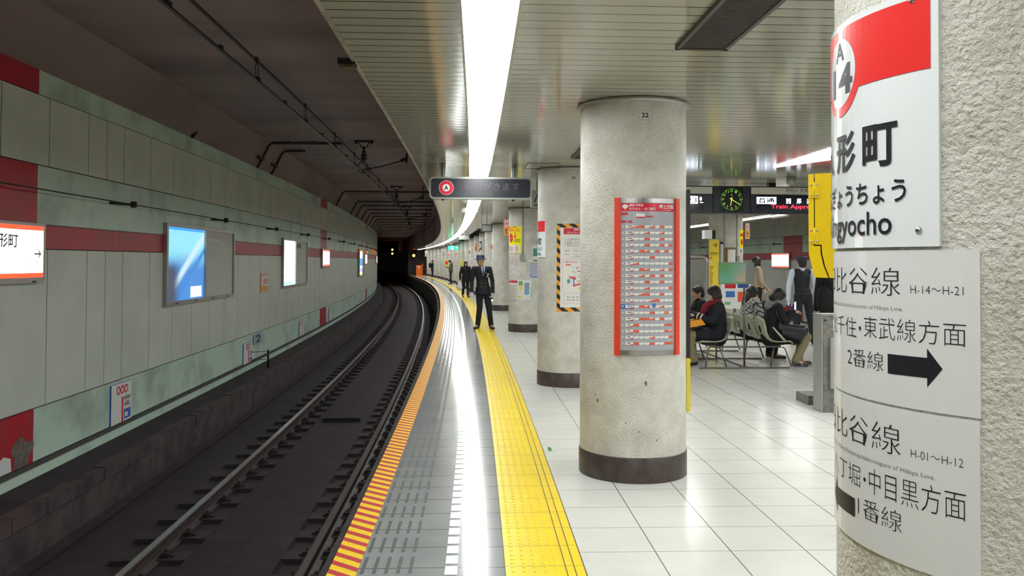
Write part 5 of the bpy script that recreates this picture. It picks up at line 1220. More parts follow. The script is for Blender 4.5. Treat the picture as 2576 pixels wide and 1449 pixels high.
M_olive = mat('olive_jacket', S(104, 96, 66), 0.8); M_scarf = mat('red_scarf', S(130, 28, 45), 0.85, bump=0.3, bscale=120); M_gsc = mat('grey_scarf', S(138, 142, 142), 0.8, col2=S(105, 110, 112), nscale=25)
V = Vector
def person(s, o, face, name_label, H=1.66, pose=None, coat=None, hem=0.80, trousers=None, shoes=None, hair='short', glove=None, vox=0.0075, head_pitch=0, head_yaw=0,
           coat_r=1.0, curlL=0.5, curlR=0.5, sleeves=None, extra=None, group=None, flare=1.0, dirL=None, dirR=None, seated=False, hood=False):
    """face: direction looked at in degrees from +o (0) towards +s (90); local x = right, y = front"""
    k = H / 1.70; th = heading(s); a = math.radians(face) + th
    fy = V((math.cos(a), math.sin(a), 0)); fx = V((math.sin(a), -math.cos(a), 0)); base = P(s, o, 0)
    def L(p): return base + fx * (p[0] * k) + fy * (p[1] * k) + V((0, 0, p[2] * k))
    J = dict(pelvis=(0, 0, 0.95), waist=(0, 0, 1.08), chest=(0, 0, 1.28), neck=(0, 0, 1.43), head=(0, 0.01, 1.585), shL=(-0.175, 0, 1.39), shR=(0.175, 0, 1.39),
             elL=(-0.225, -0.02, 1.11), elR=(0.225, -0.02, 1.11), wrL=(-0.235, 0.03, 0.86), wrR=(0.235, 0.03, 0.86), hipL=(-0.085, 0, 0.93), hipR=(0.085, 0, 0.93),
             knL=(-0.10, 0.015, 0.50), knR=(0.10, 0.015, 0.50), anL=(-0.11, -0.02, 0.085), anR=(0.11, -0.02, 0.085), toL=(-0.13, 0.14, 0.03), toR=(0.13, 0.14, 0.03))
    if pose: J.update(pose)
    W_ = {n: L(p) for n, p in J.items()}
    t = thing('person', base, name_label, 'person', group)
    def rem(mb, nm, v=vox, sm=3, par=None):
        ob = mb.build(nm, par or t); md = ob.modifiers.new('voxel', 'REMESH'); md.mode = 'VOXEL'; md.voxel_size = v; md.use_smooth_shade = True
        if sm: m2 = ob.modifiers.new('soft', 'SMOOTH'); m2.iterations = sm; m2.factor = 0.5
        return ob
    ry = Matrix.Rotation(a - math.pi / 2, 3, 'Z') @ Matrix.Rotation(math.radians(head_yaw), 3, 'Z') @ Matrix.Rotation(math.radians(-head_pitch), 3, 'X')
    hq = ry.to_quaternion(); hc = W_['head']
    def Hd(x, y, z): return hc + ry @ V((x * k, y * k, z * k))
    b = MB(); sk = M_skin
    b.ball(hc, 1.0 * k, sk, 20, (0.076, 0.094, 0.108), hq).ball(Hd(0, 0.02, -0.055), k, sk, 16, (0.058, 0.068, 0.062), hq).ball(Hd(0, 0.062, -0.098), k, sk, 12, (0.026, 0.022, 0.018), hq)
    b.cap(Hd(0, 0.088, 0.012), Hd(0, 0.106, -0.022), 0.009 * k, 0.013 * k, sk, 8)
    for x in (-1, 1): b.ball(Hd(0.078 * x, -0.008, -0.01), k, sk, 8, (0.010, 0.020, 0.032), hq)
    for x in (-1, 1): b.ball(Hd(0.034 * x, 0.062, -0.028), k, sk, 8, (0.024, 0.022, 0.024), hq)
    b.cap(W_['neck'], Hd(0, -0.015, -0.06), 0.056 * k, 0.05 * k, sk)
    b.cap(W_['shL'], W_['shR'], 0.05 * k, 0.05 * k, sk).cap(W_['chest'], W_['waist'], 0.115 * k, 0.105 * k, sk, flat=0.75, fdir=fy).cap(W_['waist'], W_['pelvis'], 0.105 * k, 0.125 * k, sk, flat=0.8, fdir=fy).cap(W_['neck'], W_['chest'], 0.06 * k, 0.12 * k, sk, flat=0.7, fdir=fy)
    for q in 'LR':
        b.cap(W_['sh' + q], W_['el' + q], 0.046 * k, 0.036 * k, sk).cap(W_['el' + q], W_['wr' + q], 0.036 * k, 0.025 * k, sk)
        b.cap(W_['hip' + q], W_['kn' + q], 0.078 * k, 0.05 * k, sk).cap(W_['kn' + q], W_['an' + q], 0.050 * k, 0.034 * k, sk).cap(W_['an' + q], W_['to' + q], 0.034 * k, 0.026 * k, sk)
    def hand(mb, q, m, grow=1.0):
        w = W_['wr' + q]; d = (w - W_['el' + q]).normalized(); dd = (dirL if q == 'L' else dirR)
        if dd is not None: d = (fx * dd[0] + fy * dd[1] + V((0, 0, dd[2]))).normalized()
        side = fy - d * fy.dot(d)
        if side.length < 0.2: side = V((0, 0, 1)) - d * d.z
        side.normalize(); nrm = side.cross(d) * (1 if q == 'R' else -1); nrm.normalize()
        inward = -nrm if nrm.dot(fx * (1 if q == 'R' else -1)) > 0 else nrm
        if seated or abs(d.z) < 0.5: inward = V((0, 0, -1)) - d * (-d.z); inward.normalize(); side = d.cross(inward).normalized() * (1 if q == 'L' else -1)
        c = curlL if q == 'L' else curlR; g = grow
        mb.cap(w, w + d * 0.075 * k, 0.026 * g * k, 0.036 * g * k, m, flat=0.5, fdir=inward)
        for i in range(4):
            off = side * ((1.5 - i) * 0.0185 * k); L_ = (0.036, 0.041, 0.038, 0.030)[i] * k; p = w + d * 0.082 * k + off; r = 0.0085 * g * k
            a1 = c * 0.9; a2 = c * 2.0; p1 = p + (d * math.cos(a1) + inward * math.sin(a1)) * L_; p2 = p1 + (d * math.cos(a2) + inward * math.sin(a2)) * L_ * 0.8; p3 = p2 + (d * math.cos(a2 * 1.25) + inward * math.sin(a2 * 1.25)) * L_ * 0.5
            mb.cap(p - d * 0.02 * k, p1, r * 1.1, r, m, 8).cap(p1, p2, r, r * 0.93, m, 8).cap(p2, p3, r * 0.93, r * 0.8, m, 8)
        p = w + d * 0.022 * k + side * 0.024 * k; p1 = p + (d * 0.7 + side * 0.75 + inward * 0.3).normalized() * 0.038 * k; p2 = p1 + (d * 0.9 + side * 0.1 + inward * (0.3 + c)).normalized() * 0.028 * k
        mb.cap(p, p1, 0.013 * g * k, 0.0105 * g * k, m, 8).cap(p1, p2, 0.0105 * g * k, 0.009 * g * k, m, 8)
        return w + d * 0.085 * k + inward * 0.028 * k
    grip = {}
    for q in 'LR':
        grip[q] = hand(b, q, sk, 0.92 if glove else 1.0)
    body = rem(b, 'body', min(vox, 0.0075))
    for x in (-1, 1):
        MB().ball(Hd(0.031 * x, 0.079, 0.008), k, M_eye, 8, (0.013, 0.008, 0.006), hq).build('eye', body)
        MB().cap(Hd(0.018 * x, 0.084, 0.030), Hd(0.046 * x, 0.072, 0.032), 0.005 * k, 0.004 * k, M_hair, 6).build('eyebrow', body)
    MB().cap(Hd(-0.018, 0.083, -0.052), Hd(0.018, 0.083, -0.052), 0.006 * k, 0.006 * k, M_lip, 8, flat=0.7, fdir=V((0, 0, 1))).build('mouth', body)
    if glove:
        for q in 'LR':
            g = MB(); hand(g, q, glove, 1.12); w = W_['wr' + q]; d = (W_['el' + q] - w).normalized(); g.cap(w, w + d * 0.03 * k, 0.031 * k, 0.034 * k, glove); rem(g, 'glove', 0.006)
    # hair
    h = MB()
    if hair == 'short':
        h.ball(Hd(0, -0.012, 0.022), k, M_hair, 18, (0.086, 0.100, 0.102), hq).ball(Hd(0, -0.045, -0.03), k, M_hair, 14, (0.076, 0.062, 0.070), hq).ball(Hd(0, 0.045, 0.078), k, M_hair, 12, (0.062, 0.042, 0.030), hq)
    elif hair == 'bob':
        h.ball(Hd(0, -0.014, 0.022), k, M_hair, 18, (0.094, 0.108, 0.108), hq).ball(Hd(0, -0.045, -0.045), k, M_hair, 16, (0.094, 0.078, 0.085), hq).ball(Hd(0, 0.050, 0.062), k, M_hair, 12, (0.070, 0.045, 0.036), hq)
        for x in (-1, 1): h.ball(Hd(0.072 * x, 0.01, -0.045), k, M_hair, 12, (0.022, 0.045, 0.072), hq)
    elif hair == 'long':
        h.ball(Hd(0, -0.014, 0.022), k, M_hair, 18, (0.092, 0.106, 0.105), hq).ball(Hd(0, -0.06, -0.09), k, M_hair, 16, (0.098, 0.066, 0.14), hq).ball(Hd(0, -0.06, -0.19), k, M_hair, 14, (0.095, 0.05, 0.10), hq).ball(Hd(0, 0.046, 0.066), k, M_hair, 12, (0.066, 0.045, 0.034), hq)
        for x in (-1, 1): h.ball(Hd(0.074 * x, 0.0, -0.07), k, M_hair, 12, (0.024, 0.05, 0.12), hq)
    if h.v:
        # keep the face free: hair stops in front of the brow
        rem(h, 'hair', 0.009, 1)
    # clothes
    sl = sleeves or coat
    if coat:
        c = MB(); r = coat_r * k
        sq = 0.15 if sleeves else 0.06; c.cap(W_['shL'] * (1 - sq) + W_['shR'] * sq, W_['shR'] * (1 - sq) + W_['shL'] * sq, 0.060 * r, 0.060 * r, coat, flat=1.0)
        c.cap(W_['neck'] - V((0, 0, 0.03 * k)), W_['chest'], 0.080 * r, 0.152 * r, coat, flat=0.72, fdir=fy)
        c.cap(W_['chest'], W_['waist'], 0.155 * r, 0.138 * r, coat, flat=0.76, fdir=fy).cap(W_['waist'], W_['pelvis'], 0.138 * r, 0.158 * r, coat, flat=0.8, fdir=fy)
        if not seated:
            hm = L((J['pelvis'][0], J['pelvis'][1], min(hem + 0.175, J['pelvis'][2]))); c.cap(W_['pelvis'] + V((0, 0, 0.01)), hm, 0.158 * r, 0.165 * r * flare, coat, flat=0.82, fdir=fy)
            # squared hem
            n = 28; vs = []
            for zz, rr in ((min(hem + 0.17, 0.97), 0.156), (hem, 0.170 * flare)):
                for i in range(n):
                    an = 2 * math.pi * i / n; vs.append(L((J['pelvis'][0] + math.cos(an) * rr * coat_r, J['pelvis'][1] + math.sin(an) * rr * coat_r * 0.82, zz)))
            c.add(vs, [(i, (i + 1) % n, n + (i + 1) % n, n + i) for i in range(n)] + [tuple(range(n))[::-1], tuple(range(n, 2 * n))], coat)
        else:
            for q in 'LR': c.cap(W_['pelvis'] * 0.4 + W_['hip' + q] * 0.6, W_['hip' + q] * 0.35 + W_['kn' + q] * 0.65, 0.115 * r, 0.098 * r, coat)
        if sl is coat:
            for q in 'LR': c.cap(W_['sh' + q], W_['el' + q], 0.062 * r, 0.050 * r, coat).cap(W_['el' + q], W_['wr' + q], 0.050 * r, 0.042 * r, coat)
        if hood: c.cap(W_['neck'] - fy * 0.07 * k + fx * 0.07 * k, W_['neck'] - fy * 0.07 * k - fx * 0.07 * k, 0.065 * k, 0.065 * k, coat)
        rem(c, 'coat', vox * 1.15, 2)
    if sleeves:
        c = MB()
        for q in 'LR': c.cap(W_['sh' + q], W_['el' + q], 0.060 * k, 0.050 * k, sleeves).cap(W_['el' + q], W_['wr' + q], 0.050 * k, 0.038 * k, sleeves)
        c.cap(W_['neck'] - V((0, 0, 0.02)), W_['neck'] + V((0, 0, 0.02)), 0.062 * k, 0.058 * k, sleeves); rem(c, 'shirt', vox * 1.15, 2)
    if trousers:
        c = MB(); c.cap(W_['pelvis'] + V((0, 0, 0.04)), W_['hipL'] * 0.5 + W_['hipR'] * 0.5 - V((0, 0, 0.02)), 0.13 * k, 0.13 * k, trousers, flat=0.85, fdir=fy)
        for q in 'LR':
            kn, an = W_['kn' + q], W_['an' + q]; c.cap(W_['hip' + q], kn, 0.092 * k, 0.070 * k, trousers); c.cap(kn, an + (kn - an) * 0.02, 0.068 * k, 0.060 * k, trousers)
        rem(c, 'trousers', vox * 1.15, 2)
    for q in 'LR':
        c = MB(); an, to = W_['an' + q], W_['to' + q]; f = (to - an); f.z = 0; f.normalize(); fl = V((an.x, an.y, base.z + 0.0)) ; z0 = min(an.z, to.z) 
        heel = an - f * 0.02 * k - V((0, 0, 0.042 * k)); c.cap(heel, to + f * 0.03 * k, 0.042 * k, 0.034 * k, shoes or M_shoe, flat=0.9, fdir=V((0, 0, 1))).cap(an, heel, 0.044 * k, 0.04 * k, shoes or M_shoe)
        rem(c, 'shoe', 0.008, 2)
    if extra: extra(t, W_, L, Hd, fx, fy, k, rem, grip, hq)
    return t
def torch(t, p, d, lit=True):
    mb = MB(); d = d.normalized(); mb.lathe(p - d * 0.05, [(0, 0), (0.014, 0), (0.014, 0.09), (0.024, 0.12), (0.026, 0.15), (0.0, 0.15)], mat('torch_blue', S(30, 60, 130), 0.35), n=16, axis=d)
    o = mb.build('torch', loc=p, label=t, cat='torch')
    if lit: MB().lathe(p - d * 0.05, [(0, 0.152), (0.021, 0.152), (0.021, 0.150)], mat('torch_light', (0.8, 0.9, 1), 0.3, emit=(0.7, 0.85, 1.0), estr=7), n=16, axis=d).build('lamp', o)

# station attendant, facing the camera on the yellow strip
def att(t, W_, L, Hd, fx, fy, k, rem, grip, hq):
    ct = [c for c in t.children if c.name.startswith('coat')][0]
    mb = MB(); mh = mat('cap_blue', S(44, 52, 88), 0.7)
    ax = hq @ V((0, 0, 1)); mb.lathe(Hd(0, -0.005, 0.045), [(0.0, 0.085 * k), (0.055 * k, 0.082 * k), (0.088 * k, 0.070 * k), (0.094 * k, 0.03 * k), (0.092 * k, 0.005), (0.135 * k, -0.006), (0.150 * k, -0.012), (0.150 * k, -0.018), (0.09 * k, -0.008), (0, -0.008)], mh, n=32, axis=ax); mb.build('hat', t)
    mb = MB(); mb.add([L((-0.052, 0.112, 1.44)), L((0.052, 0.112, 1.44)), L((0.0, 0.150, 1.21))], [(0, 1, 2)], M_shirt); mb.add([L((-0.052, 0.105, 1.44)), L((0.052, 0.105, 1.44)), L((0.0, 0.14, 1.21))], [(2, 1, 0)], M_shirt)
    mb.build('shirt_front', t)
    mt = mat('dark_tie', S(60, 62, 82), 0.6); mb = MB(); mb.cap(L((0, 0.118, 1.425)), L((0, 0.132, 1.395)), 0.014, 0.011, mt, 8); mb.add([L((-0.012, 0.134, 1.40)), L((0.012, 0.134, 1.40)), L((0.022, 0.152, 1.27)), L((0, 0.156, 1.235)), L((-0.022, 0.152, 1.27))], [(0, 1, 2, 3, 4)], mt); mb.build('necktie', t)
    for x in (-1, 1):
        mb = MB(); a_, b_, c_, d_ = L((0.05 * x, 0.105, 1.455)), L((0.105 * x, 0.118, 1.38)), L((0.075 * x, 0.140, 1.33)), L((0.004 * x, 0.152, 1.19)); off = fy * 0.008
        mb.add([a_ + off, b_ + off, c_ + off, d_ + off, a_, b_, c_, d_], [(0, 1, 2, 3), (0, 4, 5, 1), (1, 5, 6, 2), (2, 6, 7, 3), (3, 7, 4, 0)], M_navy); mb.build('lapel', ct)
    for z in (1.055, 0.985):
        for x in (-0.055, 0.055): MB().ball(L((x, 0.118, z)), 0.011, M_gold, 10, (1, 1, 1)).build('button', ct)
    MB().box(L((-0.115, 0.128, 1.265)), 0.045, 0.008, 0.022, M_paper, fx, fy).build('name_badge', ct)
    MB().ball(L((-0.10, 0.128, 1.215)), 0.026, M_gold, 10, (1, 0.3, 0.8)).build('emblem', ct)
    MB().box(L((-0.07, 0.128, 1.30)), 0.02, 0.008, 0.02, M_paper, fx, fy).build('badge', ct)
person(19.15, 1.06, -92, 'person in navy double-breasted uniform and hat, standing on the yellow strip', H=1.68, coat=M_navy, hem=0.80, trousers=M_navy, glove=M_glove, hair='short', extra=att, coat_r=1.0,
       pose=dict(pelvis=(0.0, 0, 0.95), chest=(0.03, 0, 1.28), waist=(0.015, 0, 1.09), neck=(0.05, 0, 1.43), head=(0.065, 0.02, 1.585), shL=(-0.145, 0, 1.385), shR=(0.215, 0, 1.385), elL=(-0.215, -0.01, 1.11), elR=(0.262, -0.01, 1.11), wrL=(-0.225, 0.05, 0.85), wrR=(0.262, 0.05, 0.86),
                 knL=(-0.135, 0.02, 0.49), knR=(0.075, 0.01, 0.49), anL=(-0.19, 0, 0.085), anR=(0.12, 0, 0.085), toL=(-0.235, 0.13, 0.03), toR=(0.18, 0.12, 0.03)), curlL=0.75, curlR=0.7, head_yaw=6)
torch('small blue torch shining in the attendant\'s left gloved hand', P(19.02, 1.268, 0.700), V((0, -0.9, -0.35)))

def bag2(t, W_, L, Hd, fx, fy, k, rem, grip, hq):
    mb = MB(); mb.cap(W_['neck'] - V((0, 0, 0.03)), W_['neck'] + V((0, 0, 0.0)), 0.11, 0.09, M_blk); rem(mb, 'collar', 0.012)
person(36.0, 1.12, -80, 'person in a black coat with a white plastic bag, walking behind the attendant', H=1.54, coat=M_blk, hem=0.72, trousers=M_blk, hair='bob', vox=0.012, extra=bag2, coat_r=1.18,
       pose=dict(wrR=(0.27, 0.05, 0.84), elR=(0.26, -0.02, 1.1), anL=(-0.1, 0.12, 0.085), toL=(-0.11, 0.28, 0.04), anR=(0.1, -0.14, 0.12), toR=(0.12, 0.02, 0.03)))
mb = MB(); c = P(35.9, 0.86, 0.50)
mb.cap(c + V((0, 0, 0.07)), c - V((0, 0, 0.08)), 0.09, 0.13, mat('white_bag', S(225, 228, 230), 0.5), 14, flat=0.6).tube([c + V((-0.04, 0, 0.12)), c + V((-0.01, 0, 0.24)), c + V((0.01, 0, 0.24)), c + V((0.04, 0, 0.12))], 0.006, mat('white_bag', S(225, 228, 230), 0.5), n=6)
mb.build('carrier_bag', loc=c, label='white plastic carrier bag hanging from the hand of the walker in black', cat='bag')
person(55.6, 1.32, 178, 'person in an olive jacket looking down at a phone, far along the platform', H=1.62, coat=M_olive, hem=0.90, trousers=mat('dark_denim', S(34, 36, 50), 0.8), hair='short', vox=0.014, head_pitch=30, coat_r=1.1, hood=True,
       pose=dict(head=(0, 0.08, 1.57), elL=(-0.22, 0.05, 1.10), elR=(0.22, 0.05, 1.10), wrL=(-0.07, 0.26, 1.18), wrR=(0.07, 0.26, 1.18)))
MB().box(P(55.6, 1.02, 1.16), 0.13, 0.07, 0.012, M_ink).build('phone', loc=P(55.6, 1.02, 1.16), label='dark phone held by the person in the olive jacket', cat='phone')
person(79.8, 1.55, 5, 'person in a dark suit with a black backpack near the far end of the platform', H=1.62, coat=M_navy, hem=0.62, trousers=M_navy, hair='short', vox=0.016, coat_r=1.05)
mb = MB(); c = P(79.8, 1.33, 1.12); mb.cap(c + V((0, 0, 0.12)), c - V((0, 0, 0.12)), 0.12, 0.13, M_blk, 12); mb.build('backpack', loc=c, label='black backpack on the back of the distant person in a dark suit', cat='backpack')

# --- right half of the picture
SEATP = dict(pelvis=(0, 0, 0.46), waist=(0, 0.0, 0.60), chest=(0, 0.05, 0.80), neck=(0, 0.09, 0.95), head=(0, 0.135, 1.085), shL=(-0.165, 0.07, 0.905), shR=(0.165, 0.07, 0.905), elL=(-0.215, 0.16, 0.68), elR=(0.215, 0.16, 0.68),
             wrL=(-0.06, 0.34, 0.78), wrR=(0.06, 0.34, 0.78), hipL=(-0.09, 0.03, 0.45), hipR=(0.09, 0.03, 0.45), knL=(-0.10, 0.46, 0.46), knR=(0.10, 0.46, 0.46), anL=(-0.10, 0.40, 0.09), anR=(0.10, 0.40, 0.09), toL=(-0.11, 0.55, 0.03), toR=(0.11, 0.55, 0.03))
def lady1(t, W_, L, Hd, fx, fy, k, rem, grip, hq):
    mb = MB(); n = W_['neck']; mb.cap(n - fy * 0.09 - V((0, 0, 0.03)), n + fy * 0.10 + V((0, 0, 0.0)), 0.085, 0.07, M_gsc, 14); mb.cap(n - fx * 0.09 - V((0, 0, 0.0)), n + fx * 0.09, 0.07, 0.07, M_gsc, 14); rem(mb, 'scarf', 0.009)
person(12.33, 5.18, 0, 'person in black coat and grey scarf, seated nearest, looking at a glowing phone', H=1.66, coat=M_blk, trousers=M_khaki, hair='bob', seated=True, head_pitch=38, extra=lady1, coat_r=1.12,
       pose=dict(SEATP, head=(0, 0.13, 1.065), chest=(0, 0.05, 0.79), wrL=(-0.05, 0.34, 0.82), wrR=(0.05, 0.34, 0.82), anL=(-0.12, 0.50, 0.09), toL=(-0.12, 0.64, 0.03), anR=(0.10, 0.36, 0.09), toR=(0.12, 0.50, 0.03), knL=(-0.1, 0.54, 0.45), knR=(0.1, 0.54, 0.45)), dirL=(0.3, 0.9, 0.2), dirR=(-0.3, 0.9, 0.2),
       shoes=mat('grey_trainer', S(120, 125, 130), 0.5, col2=(0.02, 0.02, 0.02), nscale=14, nlo=0.48, nhi=0.52))
c = P(12.33, 5.575, 0.90); MB().box(c, 0.012, 0.07, 0.13, M_ink, R_(12), F_(12)).box(c - R_(12) * 0.008, 0.003, 0.06, 0.115, mat('phone_screen', (0.2, 0.5, 1), 0.2, emit=(0.35, 0.65, 1.0), estr=1.6), R_(12), F_(12)).build('phone', loc=c, label='glowing phone held by the person with the grey scarf', cat='phone')
M_leather = mat('black_leather', (0.02, 0.021, 0.025), 0.22, bump=0.15, bscale=60)
t = thing('handbag', P(12.08, 5.40, 0.52), 'shiny black handbag at the hip of the person with the grey scarf', 'bag')
mb = MB(); n = 14; vs = []
mb.cap(P(12.08, 5.26, 0.60), P(12.08, 5.58, 0.54), 0.055, 0.085, M_leather, 14, flat=0.6, fdir=F_(12)).cap(P(12.08, 5.30, 0.52), P(12.08, 5.54, 0.47), 0.05, 0.07, M_leather, 14, flat=0.6, fdir=F_(12))
ob = mb.build('bag_body', t); md = ob.modifiers.new('voxel', 'REMESH'); md.mode = 'VOXEL'; md.voxel_size = 0.008; md.use_smooth_shade = True
MB().tube([P(12.08, 5.27, 0.62), P(12.12, 5.20, 0.80), P(12.18, 5.22, 0.95), P(12.3, 5.24, 0.985)], 0.009, M_leather, n=8).build('strap', t)
MB().tube([P(12.05, 5.12, 0.60), P(12.05, 5.30, 0.40)], [0.012, 0.02], mat('pale_lining', S(186, 180, 164), 0.7), n=8).build('side_tassel', t)

def red(t, W_, L, Hd, fx, fy, k, rem, grip, hq):
    mb = MB(); n = W_['neck']; mb.cap(n - fx * 0.07, n + fx * 0.07, 0.072, 0.072, M_scarf); mb.cap(n + fy * 0.05, L((-0.03, 0.20, 0.90)), 0.06, 0.055, M_scarf, flat=0.7, fdir=fx).cap(L((-0.03, 0.20, 0.90)), L((-0.04, 0.27, 0.76)), 0.055, 0.04, M_scarf, flat=0.7, fdir=fx); rem(mb, 'scarf', 0.009)
    for q in 'LR':
        w = W_['wr' + q]; d = (W_['el' + q] - w).normalized()
        for j, mm in enumerate((mat('cream_cuff', S(200, 190, 175), 0.8), M_blk, mat('cream_cuff', S(200, 190, 175), 0.8))):
            MB().tube([w + d * (0.03 + j * 0.03), w + d * (0.055 + j * 0.03)], 0.056, mm, n=16).build('cuff', t)
person(12.45, 4.43, 180, 'person in dark coat and deep red scarf, seated facing left', H=1.68, coat=M_navy, trousers=M_khaki, hair='bob', seated=True, head_pitch=10, extra=red, coat_r=1.15, pose=dict(SEATP, wrL=(-0.05, 0.36, 0.76), wrR=(0.05, 0.36, 0.76), head=(0, 0.07, 1.085), neck=(0, 0.03, 0.95), chest=(0, 0.02, 0.80), shL=(-0.17, 0.03, 0.905), shR=(0.17, 0.03, 0.905)), dirL=(0.2, 0.95, 0.1), dirR=(-0.2, 0.95, 0.1))
mb = MB(); c = P(12.4, 4.03, 0.60); mo = mat('orange_bag', S(240, 160, 20), 0.5)
mb.add([P(12.25, 3.80, 0.55), P(12.55, 3.80, 0.55), P(12.55, 4.18, 0.62), P(12.25, 4.18, 0.62), P(12.25, 3.80, 0.63), P(12.55, 3.80, 0.63), P(12.55, 4.12, 0.70), P(12.25, 4.12, 0.70)], [(0, 1, 2, 3), (4, 7, 6, 5), (0, 4, 5, 1), (1, 5, 6, 2), (2, 6, 7, 3), (3, 7, 4, 0)], mo)
mb.build('tote_bag', loc=c, label='orange bag lying on the lap of the person with the red scarf', cat='bag')
person(13.30, 4.46, 180, 'person in a black coat seated left of the red-scarfed one, holding something brown', H=1.66, coat=M_blk, trousers=M_blk, hair='short', seated=True, coat_r=1.12, head_pitch=10, pose=dict(SEATP, head=(0, 0.10, 1.08), wrL=(-0.05, 0.30, 0.80), wrR=(0.05, 0.30, 0.80)), dirL=(0.2, 0.95, 0.1), dirR=(-0.2, 0.95, 0.1))
MB().box(P(13.25, 4.08, 0.86), 0.02, 0.14, 0.16, mat('brown_cover', S(130, 76, 42), 0.5), R_(13), F_(13)).build('notebook', loc=P(13.25, 4.08, 0.86), label='brown notebook held by the black-coated person seated on the left', cat='book')
M_plaid = grid_mat('plaid_wool', S(196, 194, 188), S(186, 184, 178), 0.85, 0.05, 0.05, 0.012, 0.012, S(70, 72, 80))
m = M_plaid; nt = m.node_tree; tcn = [n for n in nt.nodes if n.type == 'UVMAP'][0]; tc2 = _n(nt, 'ShaderNodeTexCoord'); sp = [n for n in nt.nodes if n.type == 'SEPXYZ'][0]; rt = _n(nt, 'ShaderNodeMapping'); rt.inputs['Rotation'].default_value = (0, 1.2, 0.4)
nt.links.new(tc2.outputs['Object'], rt.inputs[0]); nt.links.new(rt.outputs[0], sp.inputs[0])
def pl(t, W_, L, Hd, fx, fy, k, rem, grip, hq):
    mb = MB(); n = W_['neck']; mb.cap(W_['shL'] + V((0, 0, 0.01)), W_['shR'] + V((0, 0, 0.01)), 0.095, 0.095, M_plaid).cap(W_['chest'], W_['chest'] - V((0, 0, 0.12)), 0.19, 0.22, M_plaid, flat=0.85, fdir=fy)
    for q in 'LR': mb.cap(W_['sh' + q], W_['el' + q], 0.085, 0.085, M_plaid)
    rem(mb, 'shawl', 0.009)
person(13.29, 5.17, 0, 'person with long dark hair and a plaid shawl, seated beyond the advert stand post', H=1.66, coat=M_blk, trousers=M_blk, hair='long', seated=True, head_pitch=20, extra=pl, pose=dict(SEATP, wrL=(-0.05, 0.26, 0.72), wrR=(0.05, 0.26, 0.72), head=(0, 0.08, 1.07), neck=(0, 0.05, 0.95)), dirL=(0.3, 0.9, 0), dirR=(-0.3, 0.9, 0), shoes=mat('brown_shoe', S(58, 34, 28), 0.5))

def beige(t, W_, L, Hd, fx, fy, k, rem, grip, hq):
    MB().tube([L((-0.12, 0.13, 1.42)), L((0.0, 0.15, 1.2)), L((0.12, 0.14, 0.98))], 0.012, M_blk, n=8).build('shoulder_strap', t)
    mb = MB(); n = W_['neck']; mb.cap(n - fx * 0.06, n + fx * 0.06, 0.07, 0.07, M_beige); rem(mb, 'collar', 0.01)
person(19.0, 7.40, 2, 'person with short black hair in a beige coat standing beyond the seats', H=1.67, coat=M_beige, hem=0.55, trousers=M_blk, hair='bob', head_yaw=10, coat_r=0.98, flare=1.08, extra=beige, pose=dict(elL=(-0.21, 0.03, 1.12), elR=(0.21, 0.03, 1.12), wrL=(-0.12, 0.20, 0.95), wrR=(0.12, 0.20, 0.95)), dirL=(0.2, 0.7, -0.6), dirR=(-0.2, 0.7, -0.6))
t = thing('suitcase', P(18.9, 7.62, 0), 'dark suitcase with a tall pulled-out handle in front of the person in the beige coat', 'suitcase')
MB().box(P(18.9, 7.62, 0.36), 0.24, 0.36, 0.56, M_navy, R_(19), F_(19)).build('case', t)
for d in (-0.09, 0.09): MB().tube([P(18.9, 7.52, 0.64) + F_(19) * d, P(18.9, 7.52, 0.95) + F_(19) * d], 0.010, M_steel, n=8).build('handle_tube', t)
MB().tube([P(18.81, 7.52, 0.95), P(18.99, 7.52, 0.95)], 0.014, M_blk, n=8).build('handle', t)
for a in (-1, 1):
    for b in (-1, 1): MB().tube([P(18.9 + a * 0.13, 7.62 + b * 0.09, 0.035), P(18.9 + a * 0.15, 7.62 + b * 0.09, 0.035)], 0.035, M_blk, n=12).build('wheel', t)

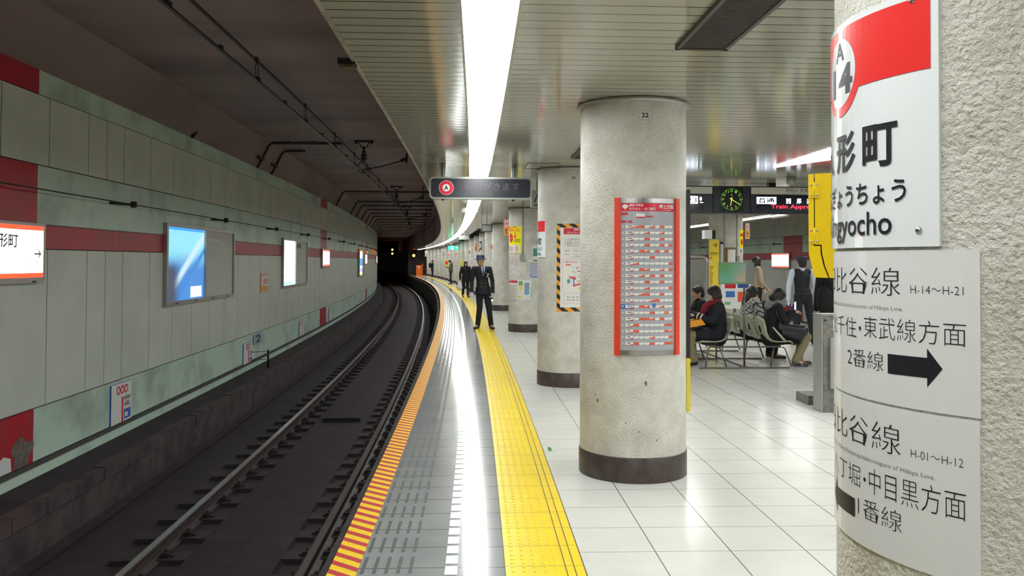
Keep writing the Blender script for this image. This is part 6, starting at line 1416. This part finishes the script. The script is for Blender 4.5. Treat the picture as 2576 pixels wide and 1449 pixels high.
def capman(t, W_, L, Hd, fx, fy, k, rem, grip, hq):
    ax = hq @ V((0, 0, 1)); mc = mat('cap_grey', S(52, 55, 66), 0.7)
    MB().lathe(Hd(0, -0.005, 0.035), [(0, 0.088 * k), (0.07 * k, 0.086 * k), (0.112 * k, 0.070 * k), (0.116 * k, 0.055 * k), (0.098 * k, 0.03 * k), (0.098 * k, 0.0), (0, -0.002)], mc, n=30, axis=ax).ball(Hd(0, 0.10, 0.035), k, M_black, 12, (0.075, 0.05, 0.008), hq).build('peaked_cap', t)
person(15.4, 6.95, 86, 'person in grey cap, white shirt and black waistcoat, seen from behind', H=1.68, coat=mat('waistcoat', S(26, 26, 38), 0.7), sleeves=M_shirt, hem=0.96, trousers=mat('dark_trousers', S(34, 31, 42), 0.8), glove=M_glove, hair='short', extra=capman, coat_r=1.0,
       pose=dict(head=(0.0, 0.01, 1.565), pelvis=(0.02, 0, 0.96), shL=(-0.18, 0, 1.39), shR=(0.18, 0, 1.39), elL=(-0.25, -0.01, 1.12), wrL=(-0.255, 0.0, 0.86), elR=(0.245, 0.06, 1.15), wrR=(0.23, 0.16, 1.00), hipR=(0.10, 0, 0.93), hipL=(-0.06, 0, 0.93), knL=(-0.10, 0, 0.50), anL=(-0.12, -0.02, 0.085), knR=(0.16, 0, 0.50), anR=(0.21, -0.02, 0.085), toR=(0.26, 0.12, 0.03), toL=(-0.15, 0.13, 0.03)), curlL=0.8)
torch('lit torch in the left hand of the person in the cap', P(15.33, 6.70, 0.715), V((0.05, -0.5, -0.85)))
def dk(t, W_, L, Hd, fx, fy, k, rem, grip, hq): pass
person(12.6, 6.26, 80, 'person in black seen from behind, head hidden by the yellow box', H=1.66, coat=M_blk, hem=0.78, trousers=M_navy, hair='short', coat_r=1.15, pose=dict(elR=(0.25, 0.1, 1.15), wrR=(0.2, 0.3, 1.2)))
mb = MB(); c = P(12.45, 6.05, 0.98); mb.cap(c + V((0, 0, 0.09)) + R_(12) * 0.02, c - V((0, 0, 0.07)) + R_(12) * 0.03, 0.12, 0.13, M_blk, 14, flat=0.7); mb.tube([c + V((0, 0, 0.12)), P(12.5, 6.12, 1.30)], 0.012, M_blk, n=6)
mb.build('shoulder_bag', loc=c, label='black shoulder bag at the side of the person in black behind the stone cabinet', cat='bag')
